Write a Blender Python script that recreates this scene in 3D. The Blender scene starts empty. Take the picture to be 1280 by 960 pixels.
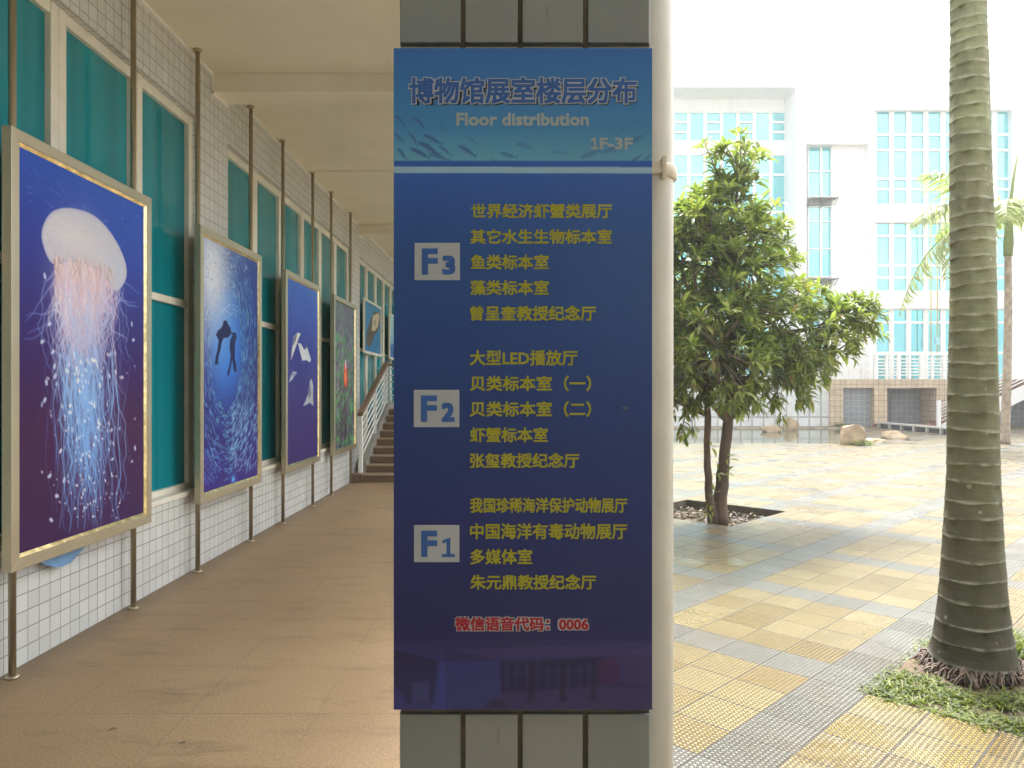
import bpy, bmesh, math, random
import numpy as np
from mathutils import Vector, Matrix
random.seed(7)
rng = np.random.default_rng(11)
SC = bpy.context.scene
COL = SC.collection
R = math.radians
# ------------------------------------------------------------------ camera, sky, sun, exposure
F, VX, VY, H = 922.0, 646.0, 487.0, 1.56          # focal length and vanishing point in photo pixels, eye height
cam = bpy.data.cameras.new('camera')
cam.sensor_width = 36.0
cam.lens = 36.0 * F / 1280.0
cam.shift_x = -(VX - 640.0) / 1280.0
cam.shift_y = (VY - 480.0) / 1280.0
cam.clip_start = 0.05
cam.clip_end = 2000
camo = bpy.data.objects.new('camera', cam)
camo.location = (0, 0, H)
camo.rotation_euler = (R(90), 0, 0)
COL.objects.link(camo)
SC.camera = camo

SUN_EL, SUN_AZ = 58.0, 14.0                      # azimuth measured from +Y towards +X
W = bpy.data.worlds.new('World')
SC.world = W
W.use_nodes = True
wn = W.node_tree
bg = wn.nodes['Background']
sky = wn.nodes.new('ShaderNodeTexSky')
sky.sky_type = 'NISHITA'
sky.sun_disc = False
sky.sun_elevation = R(SUN_EL)
sky.sun_rotation = R(SUN_AZ)
sky.air_density = 1.0
sky.dust_density = 6.0
sky.ozone_density = 1.0
hs = wn.nodes.new('ShaderNodeHueSaturation')       # overcast: a nearly white sky
hs.inputs['Saturation'].default_value = 0.10
wn.links.new(sky.outputs[0], hs.inputs['Color'])
wn.links.new(hs.outputs[0], bg.inputs['Color'])
bg.inputs['Strength'].default_value = 0.15

sl = bpy.data.lights.new('sun', 'SUN')
sl.energy = 1.5
sl.angle = R(14)
sl.color = (1.0, 0.975, 0.93)
so = bpy.data.objects.new('sun', sl)
d = Vector((math.sin(R(SUN_AZ)) * math.cos(R(SUN_EL)), math.cos(R(SUN_AZ)) * math.cos(R(SUN_EL)), math.sin(R(SUN_EL))))
so.rotation_euler = d.to_track_quat('Z', 'Y').to_euler()
so.location = d * 60
COL.objects.link(so)
vs = SC.view_settings
vs.view_transform = 'Standard'
vs.look = 'None'
vs.gamma = 1.0
vs.use_curve_mapping = False
vs.exposure = 2.2
SC.cycles.max_bounces = 10
SC.cycles.diffuse_bounces = 6
SC.cycles.sample_clamp_indirect = 6.0

# ------------------------------------------------------------------ helpers
def P(px, py, Y):
    return Vector(((px - VX) / F * Y, Y, H - (py - VY) / F * Y))

def X(px, Y): return (px - VX) / F * Y
def Z(py, Y): return H - (py - VY) / F * Y

class MB:
    """collects simple shapes into one mesh"""
    def __init__(s):
        s.v = []; s.f = []; s.mi = []; s.sm = []
    def add(s, verts, faces, mi=0, smooth=False):
        b = len(s.v)
        s.v += [tuple(p) for p in verts]
        for f in faces:
            s.f.append(tuple(i + b for i in f)); s.mi.append(mi); s.sm.append(smooth)
        return s
    def box(s, x0, x1, y0, y1, z0, z1, mi=0):
        if x0 > x1: x0, x1 = x1, x0
        if y0 > y1: y0, y1 = y1, y0
        if z0 > z1: z0, z1 = z1, z0
        v = [(x0, y0, z0), (x1, y0, z0), (x1, y1, z0), (x0, y1, z0), (x0, y0, z1), (x1, y0, z1), (x1, y1, z1), (x0, y1, z1)]
        return s.add(v, [(0, 3, 2, 1), (4, 5, 6, 7), (0, 1, 5, 4), (1, 2, 6, 5), (2, 3, 7, 6), (3, 0, 4, 7)], mi)
    def prism(s, poly, axis, a, b, mi=0):
        """polygon (list of 2-D points) extruded along an axis: 'x' -> (y,z), 'y' -> (x,z), 'z' -> (x,y)"""
        def pt(p, t):
            return {'x': (t, p[0], p[1]), 'y': (p[0], t, p[1]), 'z': (p[0], p[1], t)}[axis]
        n = len(poly)
        v = [pt(p, a) for p in poly] + [pt(p, b) for p in poly]
        fs = [tuple(range(n)), tuple(range(2 * n - 1, n - 1, -1))]
        fs += [(i, i + n, (i + 1) % n + n, (i + 1) % n) for i in range(n)]
        return s.add(v, fs, mi)
    def tube(s, pts, rad, n=10, mi=0, cap=True, smooth=True):
        pts = [Vector(p) for p in pts]
        if not hasattr(rad, '__len__'): rad = [rad] * len(pts)
        vs_, fs = [], []
        up = Vector((0, 0, 1))
        ref = None
        for i, p in enumerate(pts):
            t = (pts[min(i + 1, len(pts) - 1)] - pts[max(i - 1, 0)]).normalized()
            if ref is None:
                ref = t.cross(up)
                if ref.length < 1e-3: ref = t.cross(Vector((0, 1, 0)))
                ref.normalize()
            else:
                ref = (ref - t * ref.dot(t)).normalized()
            bi = t.cross(ref)
            for k in range(n):
                a = 2 * math.pi * k / n
                vs_.append(p + (ref * math.cos(a) + bi * math.sin(a)) * rad[i])
        for i in range(len(pts) - 1):
            for k in range(n):
                fs.append((i * n + k, i * n + (k + 1) % n, (i + 1) * n + (k + 1) % n, (i + 1) * n + k))
        s.add(vs_, fs, mi, smooth)
        if cap:
            b = len(s.v) - len(vs_)
            s.f.append(tuple(b + k for k in range(n - 1, -1, -1))); s.mi.append(mi); s.sm.append(False)
            b2 = b + (len(pts) - 1) * n
            s.f.append(tuple(b2 + k for k in range(n))); s.mi.append(mi); s.sm.append(False)
        return s
    def build(s, name, mats, parent=None, bevel=0.0, loc=None, attr=None):
        me = bpy.data.meshes.new(name)
        me.from_pydata(s.v, [], s.f)
        me.validate()
        if len(me.polygons) == len(s.f):
            me.polygons.foreach_set('material_index', s.mi)
            me.polygons.foreach_set('use_smooth', s.sm)
        if not isinstance(mats, (list, tuple)): mats = [mats]
        for m in mats: me.materials.append(m)
        if attr is not None:
            ca = me.color_attributes.new('Col', 'FLOAT_COLOR', 'POINT')
            ca.data.foreach_set('color', np.asarray(attr, dtype=np.float32).ravel())
        bm = bmesh.new(); bm.from_mesh(me)
        bmesh.ops.recalc_face_normals(bm, faces=bm.faces)
        if bevel > 0:
            eds = [e for e in bm.edges if len(e.link_faces) == 2 and e.calc_face_angle(0) > 0.6]
            bmesh.ops.bevel(bm, geom=eds, offset=bevel, segments=2, profile=0.6, affect='EDGES', clamp_overlap=True)
        bm.to_mesh(me); bm.free()
        o = bpy.data.objects.new(name, me)
        COL.objects.link(o)
        if parent is not None: o.parent = parent
        if loc is not None: o.location = loc
        return o

def thing(name, label, cat, loc=(0, 0, 0), rotz=0.0, group=None):
    o = bpy.data.objects.new(name, None)
    o.empty_display_size = 0.2
    COL.objects.link(o)
    o.location = loc; o.rotation_euler = (0, 0, rotz)
    return tag(o, label, cat, group)

def tag(o, label, cat, group=None, kind=None):
    o['label'] = label; o['category'] = cat
    if group: o['group'] = group
    if kind: o['kind'] = kind
    return o

def struct(o):
    o['kind'] = 'structure'
    return o

# ------------------------------------------------------------------ materials
def new_mat(name):
    m = bpy.data.materials.new(name); m.use_nodes = True
    return m, m.node_tree, m.node_tree.nodes['Principled BSDF']

def nd(nt, typ, ins=None, **props):
    n = nt.nodes.new(typ)
    for k, v in props.items(): setattr(n, k, v)
    for k, v in (ins or {}).items():
        sock = n.inputs[k]
        if isinstance(v, bpy.types.NodeSocket): nt.links.new(v, sock)
        else: sock.default_value = v
    return n

def c4(c): return (c[0], c[1], c[2], 1.0)

def mth(nt, op, a, b=None, c=None):
    ins = {0: a}
    if b is not None: ins[1] = b
    if c is not None: ins[2] = c
    return nd(nt, 'ShaderNodeMath', ins, operation=op).outputs[0]

def mixc(nt, fac, a, b, blend='MIX'):
    n = nd(nt, 'ShaderNodeMix', None, data_type='RGBA', blend_type=blend)
    for idx, v in ((0, fac), (6, a), (7, b)):
        if isinstance(v, bpy.types.NodeSocket): nt.links.new(v, n.inputs[idx])
        else: n.inputs[idx].default_value = v if idx == 0 else c4(v)
    return n.outputs[2]

def ramp(nt, fac, stops):
    n = nd(nt, 'ShaderNodeValToRGB', {0: fac})
    el = n.color_ramp.elements
    while len(el) < len(stops): el.new(0.5)
    for e, (p, c) in zip(el, stops):
        e.position = p
        e.color = c4(c) if hasattr(c, '__len__') else (c, c, c, 1)
    return n.outputs[0]

def simple(name, base, rough=0.5, metal=0.0, var=0.15, scale=6.0, bump=0.0, bscale=60.0, spec=0.5, dirt=None, dirt_amt=0.0, rvar=0.1, aniso=None):
    m, nt, b = new_mat(name)
    tc = nd(nt, 'ShaderNodeTexCoord').outputs['Object']
    vec = tc
    if aniso: vec = nd(nt, 'ShaderNodeMapping', {'Vector': tc, 'Scale': aniso}).outputs[0]
    n1 = nd(nt, 'ShaderNodeTexNoise', {'Vector': vec, 'Scale': scale, 'Detail': 6.0, 'Roughness': 0.6}).outputs['Fac']
    lo = [x * (1 - var) for x in base]; hi = [min(1, x * (1 + var)) for x in base]
    col = ramp(nt, n1, [(0.3, lo), (0.7, hi)])
    if dirt:
        n2 = nd(nt, 'ShaderNodeTexNoise', {'Vector': tc, 'Scale': scale * 0.35, 'Detail': 8.0, 'Roughness': 0.7}).outputs['Fac']
        f = ramp(nt, n2, [(0.5, 0.0), (0.75, dirt_amt)])
        col = mixc(nt, f, col, dirt)
    nt.links.new(col, b.inputs['Base Color'])
    rr = mth(nt, 'MULTIPLY_ADD', n1, rvar * 2, max(0.02, rough - rvar))
    nt.links.new(rr, b.inputs['Roughness'])
    b.inputs['Metallic'].default_value = metal
    b.inputs['Specular IOR Level'].default_value = spec
    if bump > 0:
        n3 = nd(nt, 'ShaderNodeTexNoise', {'Vector': vec, 'Scale': bscale, 'Detail': 4.0}).outputs['Fac']
        bp = nd(nt, 'ShaderNodeBump', {'Height': n3, 'Strength': 1.0, 'Distance': bump})
        nt.links.new(bp.outputs[0], b.inputs['Normal'])
    return m

def tiled(name, c1, c2, mortar, size, joint, rough=0.25, phase=(0, 0), dirt=(0.25, 0.22, 0.17), dirt_amt=0.25, bumpd=0.002, ratio=1.0):
    """square facade tiles; picks the plane from the face normal"""
    m, nt, b = new_mat(name)
    tc = nd(nt, 'ShaderNodeTexCoord').outputs['Object']
    sp = nd(nt, 'ShaderNodeSeparateXYZ', {0: tc})
    ge = nd(nt, 'ShaderNodeNewGeometry')
    ns = nd(nt, 'ShaderNodeSeparateXYZ', {0: ge.outputs['True Normal']})
    ax = mth(nt, 'GREATER_THAN', mth(nt, 'ABSOLUTE', ns.outputs[0]), 0.6)
    az = mth(nt, 'GREATER_THAN', mth(nt, 'ABSOLUTE', ns.outputs[2]), 0.6)
    def sel(f, a, c): return mth(nt, 'ADD', mth(nt, 'MULTIPLY', f, a), mth(nt, 'MULTIPLY', mth(nt, 'SUBTRACT', 1.0, f), c))
    u = sel(ax, sp.outputs[1], sp.outputs[0])
    v = sel(az, mth(nt, 'ADD', sp.outputs[0], 0.02), sp.outputs[2])
    u = sel(az, sp.outputs[1], u)
    cv = nd(nt, 'ShaderNodeCombineXYZ', {0: mth(nt, 'ADD', u, 50.0 - phase[0]), 1: mth(nt, 'ADD', v, 50.0 - phase[1]), 2: 0.0}).outputs[0]
    br = nd(nt, 'ShaderNodeTexBrick', {'Vector': cv, 'Color1': c4(c1), 'Color2': c4(c2), 'Mortar': c4(mortar), 'Scale': 1.0,
            'Mortar Size': joint, 'Mortar Smooth': 0.15, 'Bias': 0.0, 'Brick Width': size * ratio, 'Row Height': size}, offset=0.0, squash=1.0)
    n2 = nd(nt, 'ShaderNodeTexNoise', {'Vector': tc, 'Scale': 2.2, 'Detail': 9.0, 'Roughness': 0.7}).outputs['Fac']
    f = ramp(nt, n2, [(0.45, 0.0), (0.75, dirt_amt)])
    col = mixc(nt, f, br.outputs['Color'], dirt, 'MULTIPLY')
    nt.links.new(col, b.inputs['Base Color'])
    n4 = nd(nt, 'ShaderNodeTexNoise', {'Vector': tc, 'Scale': 9.0, 'Detail': 2.0}).outputs['Fac']
    rr = mth(nt, 'ADD', mth(nt, 'MULTIPLY', br.outputs['Fac'], 0.5), mth(nt, 'MULTIPLY_ADD', n4, 0.06, rough + .05))
    nt.links.new(rr, b.inputs['Roughness'])
    hgt = mth(nt, 'SUBTRACT', mth(nt, 'MULTIPLY', n4, 0.06), br.outputs['Fac'])
    bp = nd(nt, 'ShaderNodeBump', {'Height': hgt, 'Strength': 1.0, 'Distance': bumpd})
    nt.links.new(bp.outputs[0], b.inputs['Normal'])
    return m

def printed(name, rough=0.35, spec=0.5):
    m, nt, b = new_mat(name)
    a = nd(nt, 'ShaderNodeAttribute', attribute_name='Col')
    nt.links.new(a.outputs['Color'], b.inputs['Base Color'])
    tc = nd(nt, 'ShaderNodeTexCoord').outputs['Object']
    n = nd(nt, 'ShaderNodeTexNoise', {'Vector': tc, 'Scale': 3.0, 'Detail': 5.0}).outputs['Fac']
    nt.links.new(mth(nt, 'MULTIPLY_ADD', n, 0.2, rough - 0.1), b.inputs['Roughness'])
    b.inputs['Specular IOR Level'].default_value = spec
    return m

M = {}
M['tile'] = tiled('white_wall_tile', (.66, .68, .68), (.58, .60, .60), (.27, .26, .24), 0.1, 0.0028, phase=(0.024, 0.0), dirt_amt=.10)
M['podium_tile'] = tiled('beige_facade_tile', (.62, .50, .35), (.55, .44, .30), (.30, .25, .19), 0.24, 0.012, rough=0.4, dirt=(.4, .36, .3), dirt_amt=.6)
M['grey_tile'] = tiled('dark_facade_tile', (.26, .28, .30), (.22, .24, .26), (.42, .42, .42), 0.24, 0.012, rough=0.4)
M['pale_panel'] = tiled('pale_wall_panel', (.72, .73, .72), (.68, .70, .70), (.42, .43, .42), 1.4, 0.04, rough=0.5, ratio=0.36, dirt=(.5, .5, .45), dirt_amt=.6)
M['paint'] = simple('ceiling_paint', (.80, .755, .65), 0.75, var=0.05, scale=1.3, bump=0.0006, bscale=140, dirt=(.56, .52, .43), dirt_amt=.35)
M['white'] = simple('white_paint', (.83, .83, .82), 0.45, var=0.04, scale=5, dirt=(.5, .46, .38), dirt_amt=.3)
M['frame_white'] = simple('white_aluminium', (.78, .75, .66), 0.4, var=0.05, scale=9, dirt=(.45, .40, .30), dirt_amt=.45)
M['facade'] = simple('white_facade', (.84, .845, .85), 0.7, var=0.03, scale=0.6, dirt=(.68, .68, .66), dirt_amt=.35)
M['steel'] = simple('brushed_steel', (.52, .46, .34), 0.42, .9, var=0.07, scale=3, bump=0.0001, bscale=60)
M['brass'] = simple('gold_trim', (.70, .56, .30), 0.16, 1.0, var=0.45, scale=14, bump=0.0012, bscale=30)
M['pvc'] = simple('white_pipe_plastic', (.74, .73, .68), 0.42, var=0.05, scale=7, dirt=(.45, .42, .34), dirt_amt=.4)
M['clamp'] = simple('beige_plastic', (.62, .56, .44), 0.5, var=0.1)
M['dark'] = simple('dark_gap', (.03, .03, .03), 0.8)
M['rail_brown'] = simple('brown_handrail', (.22, .13, .075), 0.4, var=0.2, scale=20)
M['stair_stone'] = simple('brown_stair_stone', (.20, .135, .09), 0.5, var=0.15, scale=25, bump=0.0005)
M['nosing'] = simple('pale_step_edge', (.33, .25, .17), 0.55, var=0.1)
M['stringer'] = simple('grey_stringer', (.30, .29, .26), 0.5, var=0.12)
M['lilac'] = simple('blue_cutout_print', (.16, .33, .58), 0.4, var=0.3, scale=4)
M['rock'] = simple('pool_rock', (.34, .25, .15), 0.75, var=0.45, scale=3.0, bump=0.03, bscale=7, dirt=(.5, .46, .38), dirt_amt=.8)
M['red_steps'] = simple('red_brown_step', (.26, .13, .08), 0.5, var=0.2, scale=8)
M['cord'] = simple('yellow_cord', (.65, .50, .12), 0.6)
M['asphalt'] = simple('ground_earth', (.14, .13, .11), 0.9, var=0.3, scale=0.5)
M['bark_roots'] = simple('palm_root', (.17, .125, .10), 0.8, var=0.4, scale=18)

def mat_facade():
    m, nt, b = new_mat('white_facade')
    tc = nd(nt, 'ShaderNodeTexCoord').outputs['Object']
    sp = nd(nt, 'ShaderNodeSeparateXYZ', {0: tc})
    def jl(v, per, w): return mth(nt, 'LESS_THAN', mth(nt, 'FLOORED_MODULO', v, per), w)
    j = mth(nt, 'MAXIMUM', jl(sp.outputs[2], .62, .02), jl(mth(nt, 'ADD', sp.outputs[0], sp.outputs[1]), 1.24, .02))
    mp = nd(nt, 'ShaderNodeMapping', {'Vector': tc, 'Scale': (2.2, 2.2, .12)}).outputs[0]
    n = nd(nt, 'ShaderNodeTexNoise', {'Vector': mp, 'Scale': 1.3, 'Detail': 6.0, 'Roughness': .7}).outputs['Fac']
    col = mixc(nt, ramp(nt, n, [(.5, 0.), (.75, .55)]), (.85, .855, .86), (.66, .67, .67))
    col = mixc(nt, mth(nt, 'MULTIPLY', j, .13), col, (.45, .46, .47))
    nt.links.new(col, b.inputs['Base Color']); b.inputs['Roughness'].default_value = .65
    return m
M['facade'] = mat_facade()

def mat_teal():
    m, nt, b = new_mat('teal_window_film')
    tc = nd(nt, 'ShaderNodeTexCoord').outputs['Object']
    mp = nd(nt, 'ShaderNodeMapping', {'Vector': tc, 'Scale': (1, 5.0, 0.12)}).outputs[0]
    n = nd(nt, 'ShaderNodeTexNoise', {'Vector': mp, 'Scale': 1.6, 'Detail': 3.0}).outputs['Fac']
    col = ramp(nt, n, [(0.35, (.008, .215, .275)), (0.65, (.012, .285, .355))])
    nt.links.new(col, b.inputs['Base Color'])
    b.inputs['Roughness'].default_value = 0.06
    b.inputs['Specular IOR Level'].default_value = 0.45
    return m
M['teal'] = mat_teal()

def mat_glass_far():
    m, nt, b = new_mat('coated_teal_glass')
    tc = nd(nt, 'ShaderNodeTexCoord').outputs['Object']
    n = nd(nt, 'ShaderNodeTexNoise', {'Vector': tc, 'Scale': 0.35, 'Detail': 2.0}).outputs['Fac']
    col = ramp(nt, n, [(0.35, (.26, .67, .72)), (0.7, (.38, .78, .82))])
    nt.links.new(col, b.inputs['Base Color'])
    b.inputs['Metallic'].default_value = 0.75
    b.inputs['Roughness'].default_value = 0.05
    bp = nd(nt, 'ShaderNodeBump', {'Height': nd(nt, 'ShaderNodeTexNoise', {'Vector': tc, 'Scale': 0.8, 'Detail': 1.0}).outputs['Fac'], 'Strength': 1.0, 'Distance': 0.006})
    nt.links.new(bp.outputs[0], b.inputs['Normal'])
    return m
M['glass'] = mat_glass_far()

def mat_floor():
    m, nt, b = new_mat('tan_corridor_floor')
    tc = nd(nt, 'ShaderNodeTexCoord').outputs['Object']
    sp = nd(nt, 'ShaderNodeSeparateXYZ', {0: tc})
    n1 = nd(nt, 'ShaderNodeTexNoise', {'Vector': tc, 'Scale': 0.9, 'Detail': 8.0, 'Roughness': 0.62}).outputs['Fac']
    n2 = nd(nt, 'ShaderNodeTexNoise', {'Vector': tc, 'Scale': 95.0, 'Detail': 3.0}).outputs['Fac']
    col = ramp(nt, n1, [(0.25, (.32, .215, .118)), (0.5, (.40, .275, .155)), (0.75, (.455, .32, .187))])
    col = mixc(nt, ramp(nt, n2, [(.35, 0.0), (.7, .75)]), col, (.20, .125, .068))
    # scuffs drawn out across the passage
    mp = nd(nt, 'ShaderNodeMapping', {'Vector': tc, 'Scale': (0.7, 2.6, 1), 'Rotation': (0, 0, 0.35)}).outputs[0]
    n3 = nd(nt, 'ShaderNodeTexNoise', {'Vector': mp, 'Scale': 2.3, 'Detail': 7.0, 'Roughness': 0.72}).outputs['Fac']
    col = mixc(nt, ramp(nt, n3, [(0.52, 0.0), (0.70, 0.55)]), col, (.15, .10, .06))
    # small dark spots
    vo = nd(nt, 'ShaderNodeTexVoronoi', {'Vector': tc, 'Scale': 2.3, 'Randomness': 1.0})
    nz = nd(nt, 'ShaderNodeTexNoise', {'Vector': tc, 'Scale': 34.0, 'Detail': 3.0}).outputs['Fac']
    dd = mth(nt, 'ADD', vo.outputs['Distance'], mth(nt, 'MULTIPLY', nz, 0.06))
    rsel = nd(nt, 'ShaderNodeSeparateColor', {0: vo.outputs['Color']}).outputs[0]
    spot = mth(nt, 'MULTIPLY', mth(nt, 'LESS_THAN', dd, mth(nt, 'MULTIPLY_ADD', rsel, 0.06, 0.03)), mth(nt, 'GREATER_THAN', rsel, 0.45))
    col = mixc(nt, mth(nt, 'MULTIPLY', spot, 0.6), col, (.05, .036, .026))
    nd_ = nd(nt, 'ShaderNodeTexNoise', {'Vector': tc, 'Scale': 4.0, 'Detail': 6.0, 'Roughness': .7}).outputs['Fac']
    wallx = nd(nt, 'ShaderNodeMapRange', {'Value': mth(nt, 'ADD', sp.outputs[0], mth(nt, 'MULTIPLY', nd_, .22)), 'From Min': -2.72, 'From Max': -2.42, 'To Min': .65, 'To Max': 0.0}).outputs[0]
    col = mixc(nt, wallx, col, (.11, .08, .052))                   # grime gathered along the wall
    # joints every 62 cm
    def joint(s, ph, w):
        a = mth(nt, 'FLOORED_MODULO', mth(nt, 'ADD', s, 31.0 - ph + 0.31), 0.62)
        return mth(nt, 'LESS_THAN', mth(nt, 'ABSOLUTE', mth(nt, 'SUBTRACT', a, 0.31)), w)
    j = mth(nt, 'MAXIMUM', joint(sp.outputs[1], 3.55, 0.0022), mth(nt, 'MULTIPLY', joint(sp.outputs[0], -1.58, 0.0018), 0.8))
    fade = ramp(nt, nd(nt, 'ShaderNodeTexNoise', {'Vector': tc, 'Scale': 1.7, 'Detail': 3.0}).outputs['Fac'], [(0.35, 0.1), (0.62, 0.75)])
    jf = mth(nt, 'MULTIPLY', j, fade)
    col = mixc(nt, jf, col, (.07, .05, .033))
    nt.links.new(col, b.inputs['Base Color'])
    nt.links.new(mth(nt, 'MULTIPLY_ADD', n1, 0.3, 0.38), b.inputs['Roughness'])
    h = mth(nt, 'SUBTRACT', mth(nt, 'MULTIPLY', n2, 0.5), j)
    bp = nd(nt, 'ShaderNodeBump', {'Height': h, 'Strength': 0.8, 'Distance': 0.0015})
    nt.links.new(bp.outputs[0], b.inputs['Normal'])
    return m
M['floor'] = mat_floor()

TS = 0.3                                          # paver size
def mat_plaza():
    m, nt, b = new_mat('wet_plaza_pavers')
    tc = nd(nt, 'ShaderNodeTexCoord').outputs['Object']
    sp = nd(nt, 'ShaderNodeSeparateXYZ', {0: tc})
    u = mth(nt, 'DIVIDE', sp.outputs[0], TS); v = mth(nt, 'DIVIDE', sp.outputs[1], TS)
    fu = mth(nt, 'FLOOR', u); fv = mth(nt, 'FLOOR', v)
    g1 = mth(nt, 'COMPARE', mth(nt, 'FLOORED_MODULO', fu, 5.0), 3.0, 0.4)
    g2 = mth(nt, 'COMPARE', mth(nt, 'FLOORED_MODULO', fv, 5.0), 4.0, 0.4)
    grey = mth(nt, 'MAXIMUM', g1, g2)
    cell = nd(nt, 'ShaderNodeCombineXYZ', {0: fu, 1: fv, 2: 0.0}).outputs[0]
    wn_ = nd(nt, 'ShaderNodeTexWhiteNoise', {'Vector': cell}, noise_dimensions='3D')
    rnd = wn_.outputs['Value']
    yel = ramp(nt, rnd, [(0.0, (.235, .158, .040)), (0.45, (.285, .207, .066)), (0.8, (.315, .240, .090)), (1.0, (.25, .180, .052))])
    gry = ramp(nt, rnd, [(0.0, (.145, .142, .118)), (1.0, (.22, .215, .185))])
    col = mixc(nt, grey, yel, gry)
    nA = nd(nt, 'ShaderNodeTexNoise', {'Vector': tc, 'Scale': 1.0, 'Detail': 8.0, 'Roughness': 0.65}).outputs['Fac']
    nB = nd(nt, 'ShaderNodeTexNoise', {'Vector': tc, 'Scale': 7.0, 'Detail': 6.0, 'Roughness': 0.7}).outputs['Fac']
    col = mixc(nt, ramp(nt, nA, [(0.5, 0.0), (0.7, 0.55)]), col, (.115, .075, .026))      # damp ochre stains
    col = mixc(nt, ramp(nt, nB, [(0.55, 0.0), (0.8, 0.4)]), col, (.08, .065, .04))
    # embossed chain of rings, twelve to a paver
    K = 12.0
    def fr(s): return mth(nt, 'SUBTRACT', mth(nt, 'FRACT', mth(nt, 'MULTIPLY', s, K)), 0.5)
    a = fr(u); c = fr(v)
    rad = mth(nt, 'SQRT', mth(nt, 'ADD', mth(nt, 'MULTIPLY', mth(nt, 'MULTIPLY', a, a), 0.8), mth(nt, 'MULTIPLY', c, c)))
    ring = nd(nt, 'ShaderNodeMapRange', {'Value': mth(nt, 'ABSOLUTE', mth(nt, 'SUBTRACT', rad, 0.40)), 'From Min': 0.05, 'From Max': 0.13, 'To Min': 1.0, 'To Max': 0.0}).outputs[0]
    row = nd(nt, 'ShaderNodeMapRange', {'Value': mth(nt, 'ABSOLUTE', c), 'From Min': 0.40, 'From Max': 0.5, 'To Min': 0.0, 'To Max': 1.0}).outputs[0]
    groove = mth(nt, 'MAXIMUM', ring, mth(nt, 'MULTIPLY', row, 0.75))
    # paver joints
    def edge(s): return mth(nt, 'SUBTRACT', 0.5, mth(nt, 'ABSOLUTE', mth(nt, 'SUBTRACT', mth(nt, 'FRACT', s), 0.5)))
    ed = mth(nt, 'MINIMUM', edge(u), edge(v))
    joint = nd(nt, 'ShaderNodeMapRange', {'Value': ed, 'From Min': 0.012, 'From Max': 0.024, 'To Min': 1.0, 'To Max': 0.0}).outputs[0]
    col = mixc(nt, mth(nt, 'MULTIPLY', groove, 0.85), col, (.030, .021, .010))
    col = mixc(nt, mth(nt, 'MULTIPLY', joint, 0.85), col, (.03, .022, .015))
    nt.links.new(col, b.inputs['Base Color'])
    # wetness
    nW = nd(nt, 'ShaderNodeTexNoise', {'Vector': tc, 'Scale': 0.75, 'Detail': 5.0, 'Roughness': 0.55}).outputs['Fac']
    lift = mth(nt, 'MULTIPLY', mth(nt, 'SUBTRACT', rnd, 0.5), 0.13)
    wet = ramp(nt, mth(nt, 'ADD', nW, lift), [(0.585, 0.0), (0.63, 1.0)])
    rg = mth(nt, 'ADD', mth(nt, 'MULTIPLY_ADD', wet, -0.22, 0.27), mth(nt, 'MULTIPLY', rnd, 0.06))
    rg = mth(nt, 'ADD', rg, mth(nt, 'MULTIPLY', joint, 0.4))
    nt.links.new(rg, b.inputs['Roughness'])
    b.inputs['Specular IOR Level'].default_value = 0.65
    h = mth(nt, 'SUBTRACT', mth(nt, 'MULTIPLY', mth(nt, 'SUBTRACT', 1.0, groove), mth(nt, 'MULTIPLY_ADD', wet, -0.6, 1.0)), mth(nt, 'MULTIPLY', joint, 1.5))
    h = mth(nt, 'ADD', h, mth(nt, 'MULTIPLY', mth(nt, 'SUBTRACT', nB, 0.5), 0.6))
    bp = nd(nt, 'ShaderNodeBump', {'Height': h, 'Strength': 0.9, 'Distance': 0.0040})
    nt.links.new(bp.outputs[0], b.inputs['Normal'])
    return m
M['plaza'] = mat_plaza()

def mat_water():
    m, nt, b = new_mat('pool_water')
    tc = nd(nt, 'ShaderNodeTexCoord').outputs['Object']
    b.inputs['Base Color'].default_value = (.10, .11, .07, 1)
    b.inputs['Roughness'].default_value = 0.03
    b.inputs['IOR'].default_value = 1.33
    n = nd(nt, 'ShaderNodeTexNoise', {'Vector': tc, 'Scale': 3.0, 'Detail': 2.0}).outputs['Fac']
    bp = nd(nt, 'ShaderNodeBump', {'Height': n, 'Strength': 0.5, 'Distance': 0.006})
    nt.links.new(bp.outputs[0], b.inputs['Normal'])
    return m
M['water'] = mat_water()

def mat_leaf(name, lo, mid, hi, rough=0.36, trans=0.35, odd=None):
    m, nt, b = new_mat(name)
    ge = nd(nt, 'ShaderNodeNewGeometry')
    col = ramp(nt, ge.outputs['Random Per Island'], [(0.0, lo), (0.55, mid), (0.97, hi)] + ([(0.975, odd), (1.0, odd)] if odd else []))
    nt.links.new(col, b.inputs['Base Color'])
    b.inputs['Roughness'].default_value = rough
    tr = nd(nt, 'ShaderNodeBsdfTranslucent', {'Color': mixc(nt, 0.5, col, (.30, .42, .03))})
    mx = nd(nt, 'ShaderNodeMixShader', {0: trans, 1: b.outputs[0], 2: tr.outputs[0]})
    nt.links.new(mx.outputs[0], nt.nodes['Material Output'].inputs['Surface'])
    return m
M['leaf'] = mat_leaf('broad_leaf', (.05, .085, .022), (.175, .225, .052), (.40, .43, .12), 0.38, 0.45, (.30, .17, .07))
M['frond'] = mat_leaf('palm_leaflet', (.20, .26, .07), (.30, .36, .11), (.44, .46, .18), 0.4, 0.5)
M['grass'] = mat_leaf('grass_blade', (.045, .06, .012), (.115, .165, .020), (.27, .28, .05), 0.55, 0.35, (.19, .13, .06))
M['litter'] = mat_leaf('dry_leaf_litter', (.03, .02, .013), (.065, .042, .026), (.11, .075, .045), 0.7, 0.05, (.36, .29, .21))
M['soil'] = simple('damp_soil', (.115, .075, .045), 0.85, var=0.5, scale=14, bump=0.015, bscale=30)
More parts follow.
